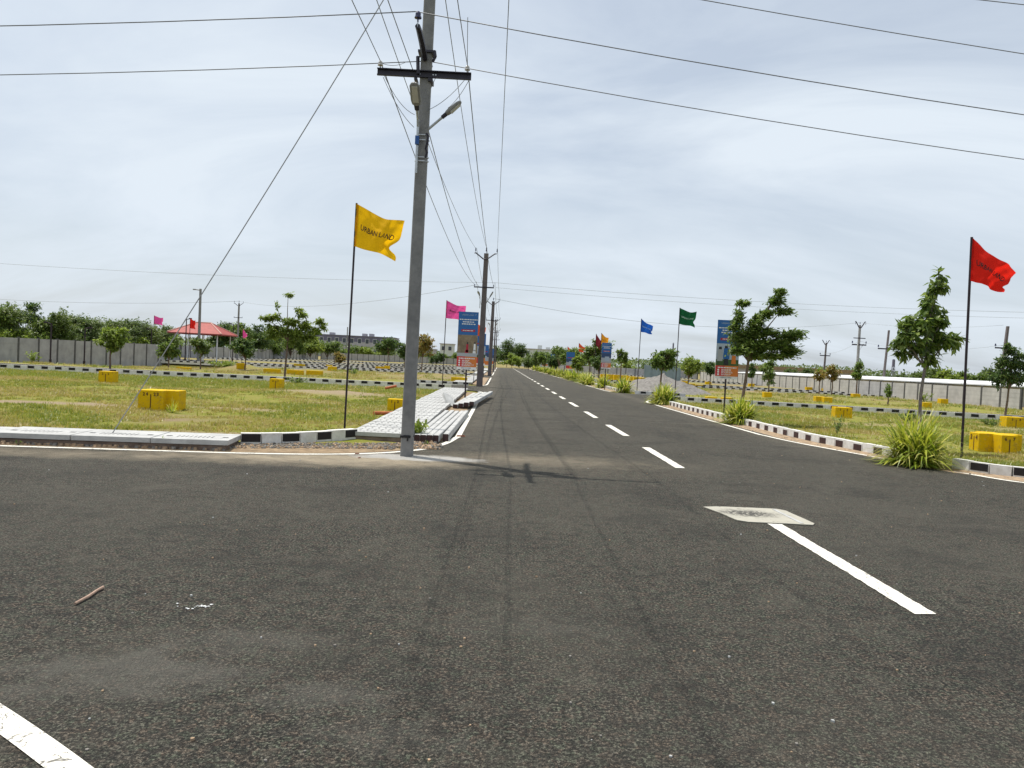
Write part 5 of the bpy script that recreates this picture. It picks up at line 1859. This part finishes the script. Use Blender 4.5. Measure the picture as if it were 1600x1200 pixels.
make_tree('young_tree', -12.15, 43.6, 'sparse wide young tree on the left, its top twig bent to the right', 24, 5.0, 2.3, [
    (-.15, 0, 2.75, .55, .5, .35, .9), (.5, 0, 2.7, .55, .5, .35, .9), (-.8, 0, 2.95, .5, .4, .30, .7), (-1.3, 0, 3.45, .45, .3, .16, .45), (-.75, 0, 3.55, .45, .3, .18, .5), (.15, 0, 3.35, .5, .4, .3, .8), (.9, 0, 3.15, .55, .4, .28, .8),
    (1.45, 0, 2.85, .55, .4, .24, .6), (1.75, 0, 3.45, .34, .25, .18, .3), (2.0, 0, 3.15, .30, .2, .20, .25), (.75, 0, 3.75, .40, .3, .16, .4), (.6, 0, 4.0, .22, .2, .16, .22), (-.62, 0, 4.15, .10, .1, .22, .08), (.02, 0, 4.85, .30, .15, .09, .15), (-.9, 0, 2.55, .5, .45, .3, .55), (1.1, 0, 2.45, .6, .45, .3, .7), (.3, 0, 2.2, .35, .35, .35, .3)],
    .19, .085, 720, 'light', .055, (.1, 0), (.35, 0, -.05), group=GY, droop=.35)
# young trees, smaller
def small_tree(px_, yb, top_px, wpx, label, kind, seed, ncl=9, trunk=.45, per=130, leaf=.17, wind=(0, 0, 0), group=GY, bark='bark', lean=(0, 0)):
    x = (px_ - 782) / 1200 * yb
    hor = 564 + .048 * (px_ - 782)
    H = 1.6 + (hor - top_px) * yb / 1200 - hgt(x, yb)
    W = wpx / 1200 * yb / 2
    q = random.Random(seed)
    th = H * trunk
    rz = (H - th) / 2
    cl = auto_clumps(q, ncl, W * .84, rz * .84, th + rz * .95, max(.2, min(W, rz) * .55))
    cl.append((0, 0, th + rz * .7, W * .45, W * .45, rz * .45, 1.2))
    return make_tree('young_tree', x, yb, label, seed, H, th * 1.05, cl, leaf, leaf * .52, per * 1.45, kind, .045 + H * .004, lean, wind, bark, group, None, .3)


small_tree(1035, 40.5, 540, 50, 'flat-topped dark young tree left of the green flag', 'mid', 31, 12, .52, 170, .16, (.4, 0, 0))
small_tree(1078, 70, 550, 44, 'light green feathery tree behind the green flagpole', 'light', 32, 11, .25, 170, .26)
small_tree(1112, 76, 560, 26, 'small dark bush-topped tree between green flag and banner', 'dark', 33, 8, .35, 140, .24)
small_tree(1205, 55, 560, 34, 'leggy young tree right of the wind-bent tree', 'mid', 34, 9, .35, 110, .2)
small_tree(1178, 88, 563, 16, 'slim small tree seen through the wind-bent tree', 'dark', 35, 6, .3, 110, .25)
small_tree(1305, 62, 566, 26, 'reddish sparse sapling before the right wall, left of the marker pair', 'red', 36, 8, .4, 70, .22)
small_tree(1285, 66, 575, 20, 'thin reddish sapling just left of the other reddish one', 'red', 37, 6, .45, 60, .22)
small_tree(1344, 56, 558, 19, 'slim lollipop-shaped tree in front of the forked pole', 'mid', 38, 7, .42, 120, .2)
small_tree(971, 66, 536, 18, 'small top-heavy tree right of the second right banner', 'mid', 39, 8, .5, 140, .22, (.4, 0, 0))
small_tree(936, 68, 548, 26, 'dark leafy tree just left of the second right banner', 'dark', 40, 9, .35, 170, .24)
small_tree(922, 74, 524, 46, 'large wind-blown tree with swept branches in the right row', 'mid', 41, 16, .35, 170, .26, (1.0, 0, .1))
small_tree(903, 80, 553, 20, 'light green round tree in the right row', 'light', 42, 8, .35, 150, .24)
small_tree(893, 92, 540, 34, 'broad leafy tree in the right row, behind the round one', 'mid', 43, 12, .3, 150, .28, (.3, 0, 0))
small_tree(874, 98, 532, 32, 'tall ragged tree in the right row near a vermilion flag', 'mid', 44, 12, .3, 130, .28, (.6, 0, .1))
small_tree(866, 112, 552, 30, 'low dark tree in the right row', 'dark', 45, 10, .25, 150, .3)
small_tree(851, 124, 545, 24, 'upright tree in the right row near its far end', 'mid', 46, 9, .25, 140, .3)
small_tree(838, 140, 545, 22, 'far leafy tree in the right row', 'mid', 47, 9, .25, 130, .32)
small_tree(826, 160, 552, 26, 'farthest tree in the right row, brownish green', 'olive', 48, 9, .2, 130, .34)
small_tree(607, 98, 522, 46, 'two-stemmed dark tree left of the nearest pole', 'dark', 49, 13, .42, 150, .3)
small_tree(633, 104, 536, 34, 'rounded dark tree partly behind the nearest pole', 'dark', 50, 10, .25, 150, .3)
small_tree(660, 84, 518, 34, 'reddish young tree just right of the nearest pole', 'red', 51, 12, .35, 95, .28)
small_tree(682, 110, 548, 26, 'small dark round tree right of the reddish young tree', 'dark', 52, 9, .3, 140, .3)
small_tree(531, 78, 545, 22, 'yellowish sapling left of the left flagpole', 'red', 53, 8, .25, 110, .22)
small_tree(524, 112, 528, 14, 'slim tree with yellowing leaves before the long far building', 'olive', 54, 7, .5, 90, .28)
small_tree(386, 63, 520, 40, 'dark bushy young tree right of the pavilion', 'dark', 55, 11, .3, 150, .24)
small_tree(317, 66, 521, 38, 'spreading young tree in front of the pavilion', 'olive', 56, 11, .38, 130, .22)
small_tree(268, 57, 523, 44, 'leaning bushy tree left of the pavilion', 'mid', 57, 11, .35, 150, .22)
small_tree(178, 42.5, 503, 50, 'leafy young tree in front of the left wall, thin brown trunk', 'light', 58, 13, .42, 130, .2, (.5, 0, -.1))
small_tree(1395, 47, 598, 8, 'tiny sapling on the plot before the right wall', 'mid', 59, 4, .3, 60, .15)

# thicket behind the left wall
GT = 'trees behind the left wall'
spec = [(2, 58, 457, 78, 'olive', 'feathery thorn tree at the far left edge'), (18, 66, 464, 60, 'far', 'dusty thorn tree behind the far left one'), (48, 62, 464, 52, 'dark', 'rounded dark tree rising above the left thicket'),
        (88, 61, 483, 76, 'olive', 'feathery thorn tree right of the rounded dark tree'), (122, 66, 481, 80, 'far', 'pale feathery thorn tree in the middle of the left thicket'),
        (160, 71, 484, 80, 'olive', 'broad thorn tree in the left thicket'), (196, 76, 488, 74, 'far', 'thorn tree of the left thicket above the thin brown trunk'), (228, 81, 495, 64, 'olive', 'thorn tree of the left thicket near the pink flag'),
        (262, 89, 503, 56, 'far', 'small thorn tree at the right end of the left thicket'), (32, 57.5, 505, 52, 'light', 'bright green bush leaning over the left wall'), (92, 62.5, 519, 36, 'light', 'low bright bush above the left wall, left of a black lamp post'),
        (152, 67, 515, 34, 'light', 'low bright bush above the left wall, right of a black lamp post'), (222, 75, 524, 26, 'light', 'small bright bush at the left wall near the pink flag'),
        (6, 55, 512, 40, 'light', 'bright bush at the left picture edge above the wall'), (62, 60, 503, 46, 'mid', 'mid-green bush between the bright bushes above the left wall'),
        (120, 64, 504, 46, 'dark', 'shadowy bush between the black lamp posts'), (186, 72, 512, 46, 'mid', 'mid-green bush above the left wall near its middle')]
for k, (px_, yb, ty, wp, kd, lb) in enumerate(spec):
    fine = kd in ('olive', 'far')
    small_tree(px_, yb, ty, wp, lb, kd, 70 + k, 22 if fine else 14, .14 if wp > 50 else .08, 330 if fine else 260, .20 if fine else .22, (.5, 0, .1) if fine else (.2, 0, 0), GT)
GB = 'trees behind the pavilion and the back wall'
spec = [(345, 124, 499, 44, 'dark', 'dark tree behind the right end of the pavilion roof'), (372, 128, 494, 40, 'mid', 'tall tree behind the forked pole near the pavilion'), (398, 133, 503, 50, 'dark', 'dark tree behind the small pink flag'),
        (425, 140, 507, 48, 'mid', 'broad tree behind the left young tree, left part'), (455, 148, 511, 52, 'mid', 'broad tree behind the left young tree, right part'), (486, 160, 522, 50, 'light', 'bright leafy tree left of the long far building'),
        (512, 172, 528, 40, 'mid', 'leafy tree at the foot of the long far building'), (545, 195, 540, 44, 'mid', 'low tree line piece before the long far building, left of the flagpole'), (575, 205, 541, 44, 'light', 'low tree before the long far building, right of the flagpole'),
        (600, 216, 543, 40, 'mid', 'low tree behind the two-stemmed dark tree'), (640, 225, 543, 50, 'mid', 'low distant tree behind the nearest pole'), (672, 236, 548, 40, 'olive', 'low distant tree behind the reddish young tree'),
        (693, 226, 552, 26, 'mid', 'low distant tree left of the tall banner'), (716, 236, 548, 40, 'mid', 'low distant tree behind the tall banner'), (742, 240, 552, 40, 'mid', 'low distant tree behind the second pole')]
for k, (px_, yb, ty, wp, kd, lb) in enumerate(spec):
    small_tree(px_, yb, ty, wp, lb, kd, 100 + k, 16, .10, 230, .38, (.2, 0, 0), GB)
GE = 'trees around the end of the road'
spec = [(792, 200, 528, 50, 'dark', 'tall dark tree closing the end of the road'), (812, 205, 534, 30, 'dark', 'dark tree behind the tall one at the end of the road'), (800, 186, 553, 46, 'light', 'bright round tree with a clipped crown at the end of the road'),
        (774, 206, 540, 26, 'mid', 'dark tree at the left of the road end'), (832, 200, 558, 26, 'light', 'bright low bush right of the road end'), (850, 195, 545, 30, 'mid', 'tree right of the road end, below the white house'),
        (872, 215, 545, 36, 'mid', 'distant tree behind the right tree row'), (905, 225, 548, 44, 'mid', 'distant low tree behind the wind-blown tree')]
for k, (px_, yb, ty, wp, kd, lb) in enumerate(spec):
    small_tree(px_, yb, ty, wp, lb, kd, 130 + k, 15, .14, 230, .38, (.1, 0, 0), GE)
GRT = 'trees on the horizon behind the right wall'
spec = [(985, 190, 560, 40, 'light'), (1010, 230, 562, 50, 'far'), (1050, 240, 564, 60, 'far'), (1095, 250, 562, 60, 'far'), (1150, 240, 572, 50, 'far'), (1195, 200, 572, 40, 'far'),
        (1236, 150, 572, 34, 'far'), (1262, 150, 570, 36, 'far'), (1290, 128, 572, 26, 'light'), (1330, 190, 578, 60, 'far'), (1365, 180, 580, 60, 'far'), (1400, 175, 580, 60, 'far'), (1435, 165, 581, 50, 'far'),
        (1465, 112, 570, 50, 'olive'), (1487, 105, 570, 42, 'light'), (1524, 108, 566, 46, 'mid'), (1560, 115, 572, 50, 'far'), (1596, 110, 574, 44, 'olive'), (1640, 110, 572, 60, 'mid')]
names = ['first', 'second', 'third', 'fourth', 'fifth', 'sixth', 'seventh', 'eighth', 'ninth', 'tenth', 'eleventh', 'twelfth', 'thirteenth', 'fourteenth', 'fifteenth', 'sixteenth', 'seventeenth', 'eighteenth', 'nineteenth']
for k, (px_, yb, ty, wp, kd) in enumerate(spec):
    small_tree(px_, yb, ty, wp, 'hazy %s tree on the right horizon, %s from the road' % ({'far': 'dull green', 'light': 'bright green', 'olive': 'olive', 'mid': 'leafy green'}[kd], names[k]), kd, 150 + k, 11, .12, 150, .42, (.1, 0, 0), GRT)
# far wood that reads as one mass
fm = MB()
q = random.Random(99)
for i in range(42000):
    y = q.uniform(300, 400)
    x = q.uniform(-330, 330)
    h = 4.6 + 1.6 * nz(x, 1, .03, 2) + 1.2 * nz(x, 5, .11, 7) + .7 * nz(x, y, .3, 3)
    p = Vector((x, y, (1 - q.random() ** 2) * h))
    leaf_quad(fm, p, rvec(q), (rvec(q) + Vector((0, -.4, .8))).normalized(), q.uniform(.6, 1.3), q.uniform(.5, .9), q.randrange(3))
tag(fm.build('distant_wood', LEAF['far']), 'hazy far-off belt of trees along the whole horizon', kind='stuff')

# spiky bushes -------------------------------------------------------
def strap_bush(x, y, label, r, h, n, w, seed, segs=5, group='spiky yellow-green bushes along the right kerb', sheath=True):
    q = random.Random(seed)
    root = thing('spiky_bush', (x, y, hgt(x, y) if hgt(x, y) > -.04 else 0.0), label, 'bush', group)
    mb = MB()
    for i in range(n):
        az = q.uniform(0, 2 * math.pi)
        el = R(q.uniform(15, 85))
        L = lerp(r * 1.05, (r + h) * .78, el / R(90)) * q.uniform(.75, 1.15)
        p = Vector((q.gauss(0, r * .16), q.gauss(0, r * .16), 0.0))
        d = Vector((math.cos(az) * math.cos(el), math.sin(az) * math.cos(el), math.sin(el)))
        ww = w * q.uniform(.7, 1.2)
        side = Vector((-math.sin(az), math.cos(az), 0))
        sag = q.uniform(1.6, 3.2)
        mi = q.choice((0, 0, 1, 1, 1, 2, 2, 3))
        prev = None
        for s_ in range(segs + 1):
            t = s_ / segs
            wd = ww * (0.55 + .9 * t if t < .45 else max(.04, (1 - t) * 1.75)) * .5
            a, b = p - side * wd, p + side * wd
            k = len(mb.v)
            mb.v.extend((tuple(a), tuple(b)))
            if prev is not None:
                mb.f.append((prev, prev + 1, k + 1, k)); mb.mi.append(mi)
            prev = k
            p = p + d * (L / segs)
            d = (d + Vector((0, 0, -sag * .55 / segs * (1 + t)))).normalized()
            if p.z < .02: p.z = .02 + q.random() * .03
    mb.build('leaves', LEAF['strap'], root)
    return root


strap_bush(7.95, 14.42, 'nearest large spiky yellow-green bush at the right corner', .80, .60, 820, .048, 1)
strap_bush(7.50, 23.6, 'spiky bush at the foot of the wind-bent tree', .74, .46, 620, .060, 2)
strap_bush(7.36, 34.1, 'spiky bush at the side street corner below the green flag', .82, .54, 560, .068, 3)
bp = [(7.75, 47.6), (7.5, 55.2), (7.1, 61.5), (7.25, 66.0), (7.3, 72.5), (7.3, 78), (7.3, 84), (7.3, 92), (7.3, 100), (7.3, 110), (7.3, 121), (7.3, 134), (7.3, 148), (7.3, 164)]
for k, (bx, by) in enumerate(bp):
    strap_bush(bx, by, 'spiky yellow-green bush in the row along the far right kerb, %s from the camera' % names[k], .95, .62, 260 if k < 5 else 190, .075 if k < 5 else .11, 10 + k, 4)
strap_bush(-7.75, 18.35, 'small spiky green plant in front of the large left yellow marker', .22, .26, 46, .02, 41, 4, 'small plants')
strap_bush(10.9, 20.6, 'small spiky green plant on the nearest right plot', .30, .34, 40, .018, 42, 4, 'small plants')


def leafy_plant(x, y, label, h, r, n, leaf, kind, seed, z=None):
    q = random.Random(seed)
    zb = hgt(x, y) if z is None else z
    root = thing('leafy_plant', (x, y, zb), label, 'plant', 'small plants')
    mb, sm = MB(), MB()
    ns = max(3, n // 14)
    for i in range(ns):
        az = q.uniform(0, 6.28)
        tip = Vector((math.cos(az) * r * q.uniform(.2, .9), math.sin(az) * r * q.uniform(.2, .9), h * q.uniform(.55, 1)))
        sm.tube([(0, 0, -.02), tip * .5 + Vector((0, 0, .05)), tip], [.008, .006, .003], 4)
        for k in range(max(2, n // ns)):
            t = q.uniform(.25, 1)
            p = tip * t
            d = (rvec(q) + Vector((0, 0, .35))).normalized()
            leaf_quad(mb, p, d, (rvec(q) * .6 + Vector((0, 0, 1))).normalized(), leaf * q.uniform(.6, 1.2), leaf * .42 * q.uniform(.7, 1.1), q.randrange(3))
    sm.build('stem', M['bark'], root)
    mb.build('leaves', LEAF[kind], root)
    return root


leafy_plant(-1.58, 14.75, 'broad-leaved green plant between the slabs and the stacked posts', .34, .26, 120, .17, 'light', 1, 0.0)
leafy_plant(-5.2, 11.95, 'small dark green weed in front of the left slab row', .16, .14, 80, .06, 'mid', 2, 0.0)
leafy_plant(-7.1, 11.5, 'tiny green weed at the left slab row near the picture edge', .06, .07, 26, .05, 'mid', 3, 0.0)
leafy_plant(-1.3, 13.9, 'tiny weed among stones at the end of the stacked posts', .08, .12, 40, .06, 'mid', 4, 0.0)
leafy_plant(-30, 49.8, 'light green bush at the foot of the left wall', .75, .6, 150, .22, 'light', 5)
leafy_plant(-23.6, 66, 'grassy green hump of weeds near the pavilion lamp pole', .45, 2.3, 420, .28, 'light', 6)
leafy_plant(-9.9, 38.0, 'low green creeper on the kerb right of a yellow marker', .32, .75, 240, .13, 'mid', 7)
leafy_plant(-10.5, 55.5, 'dark low bush on the brown plot left of the flagpole', .5, .5, 130, .18, 'mid', 8)
leafy_plant(-6.5, 56, 'pale green weeds on the brown plot by the nearest pole', .45, .7, 150, .2, 'light', 9)
leafy_plant(15.2, 28.2, 'dark weed clump on the right plot before the kerb', .42, .42, 150, .14, 'mid', 10)
leafy_plant(17.9, 27.6, 'green weed clump on the right plot, left of the red flagpole', .32, .5, 150, .14, 'mid', 11)
leafy_plant(30.5, 54.5, 'light weed clump at the foot of the right wall', .8, .55, 150, .22, 'light', 12)
leafy_plant(9.8, 22.0, 'scraggly grey-green weed on the right plot near the wind-bent tree', .5, .35, 70, .13, 'olive', 13)

# grass --------------------------------------------------------------
def grass(label, x0, x1, y0, y1, n, seed, dens, hmin, hmax, tallband=None):
    q = random.Random(seed)
    mb = MB()
    made = 0
    tries = 0
    while made < n and tries < n * 6:
        tries += 1
        t = q.random()
        y = y0 + (y1 - y0) * t ** 1.25
        x = q.uniform(x0, x1)
        if abs(x) > y * .74 + 2: continue
        if road_dist(x, y) < .35: continue
        if x < 0 and (x > -2.8 and y < 39 or (y < 13.3 + .10 * (x + 4.2) and x < -2)): continue
        if x < 0 and x > -4.4 and y < 13.0 + (x + 4.3) * 1.05 + .3: continue
        if x > 0 and (y < 17 and x < 8.6): continue
        if x > 0 and x < 7.8: continue
        g = .5 + .5 * nz(x, y, .33, seed) + .35 * nz(x, y, 1.3, seed + 3)
        tall = 0
        if tallband and tallband(x, y) > q.random():
            tall = 1
        elif g < dens * q.uniform(.75, 1.25):
            continue
        if not tall and bare(x, y) > q.random() * .9 + .05: continue
        z = hgt(x, y)
        hh = q.uniform(hmin, hmax) * (1.0 + .9 * tall * q.random()) * (.7 + .5 * g)
        green = nz(x, y, .5, 20 + seed) + .25 * q.uniform(-1, 1) + .55 * tall
        for b in range(4):
            a = q.uniform(0, 6.28)
            r0 = q.uniform(.0, .05)
            px_, py_ = x + r0 * math.cos(a), y + r0 * math.sin(a)
            w = q.uniform(.007, .014) * (1 + y * .012)
            sx, sy = -math.sin(a) * w, math.cos(a) * w
            ln = q.uniform(.3, 1.1) * hh
            k = len(mb.v)
            mb.v.extend(((px_ - sx, py_ - sy, z - .01), (px_ + sx, py_ + sy, z - .01), (px_ + ln * math.cos(a), py_ + ln * math.sin(a), z + hh * q.uniform(.6, 1.1))))
            mb.f.append((k, k + 1, k + 2))
            r_ = q.random()
            mb.mi.append((0 if r_ < .6 else 3) if green > .12 else ((1 if r_ < .6 else 0) if green > -.12 else (2 if r_ < .55 else 1)))
        made += 1
    return tag(mb.build('grass', LEAF['grass']), label, kind='stuff')


grass('short yellow-green grass covering the nearest left plot', -30, -2.8, 12.6, 39, 42000, 1, .40, .035, .085,
      lambda x, y: .8 * smooth01((y - 31) / 3) * (1 if x < -8 else .5))
grass('short dry grass covering the nearest right plot', 7.8, 34, 13, 37, 34000, 2, .46, .035, .085,
      lambda x, y: .45 * smooth01((y - (31.5 - .22 * (x - 10))) / 3))
grass('patchy grass on the plots beyond the first left side street', -38, -3, 49, 73, 9000, 3, .62, .08, .2)
grass('patchy grass on the plots beyond the first right side street', 8, 34, 34, 72, 9000, 4, .60, .07, .18)

grass('taller weed stalks standing out of the nearest left plot', -28, -3, 18, 38, 420, 11, .55, .10, .24)
grass('taller weed stalks standing out of the nearest right plot', 8, 33, 18, 36, 420, 12, .55, .10, .22)
print('objects', len(bpy.data.objects), 'tris', sum(len(m.polygons) for m in bpy.data.meshes))
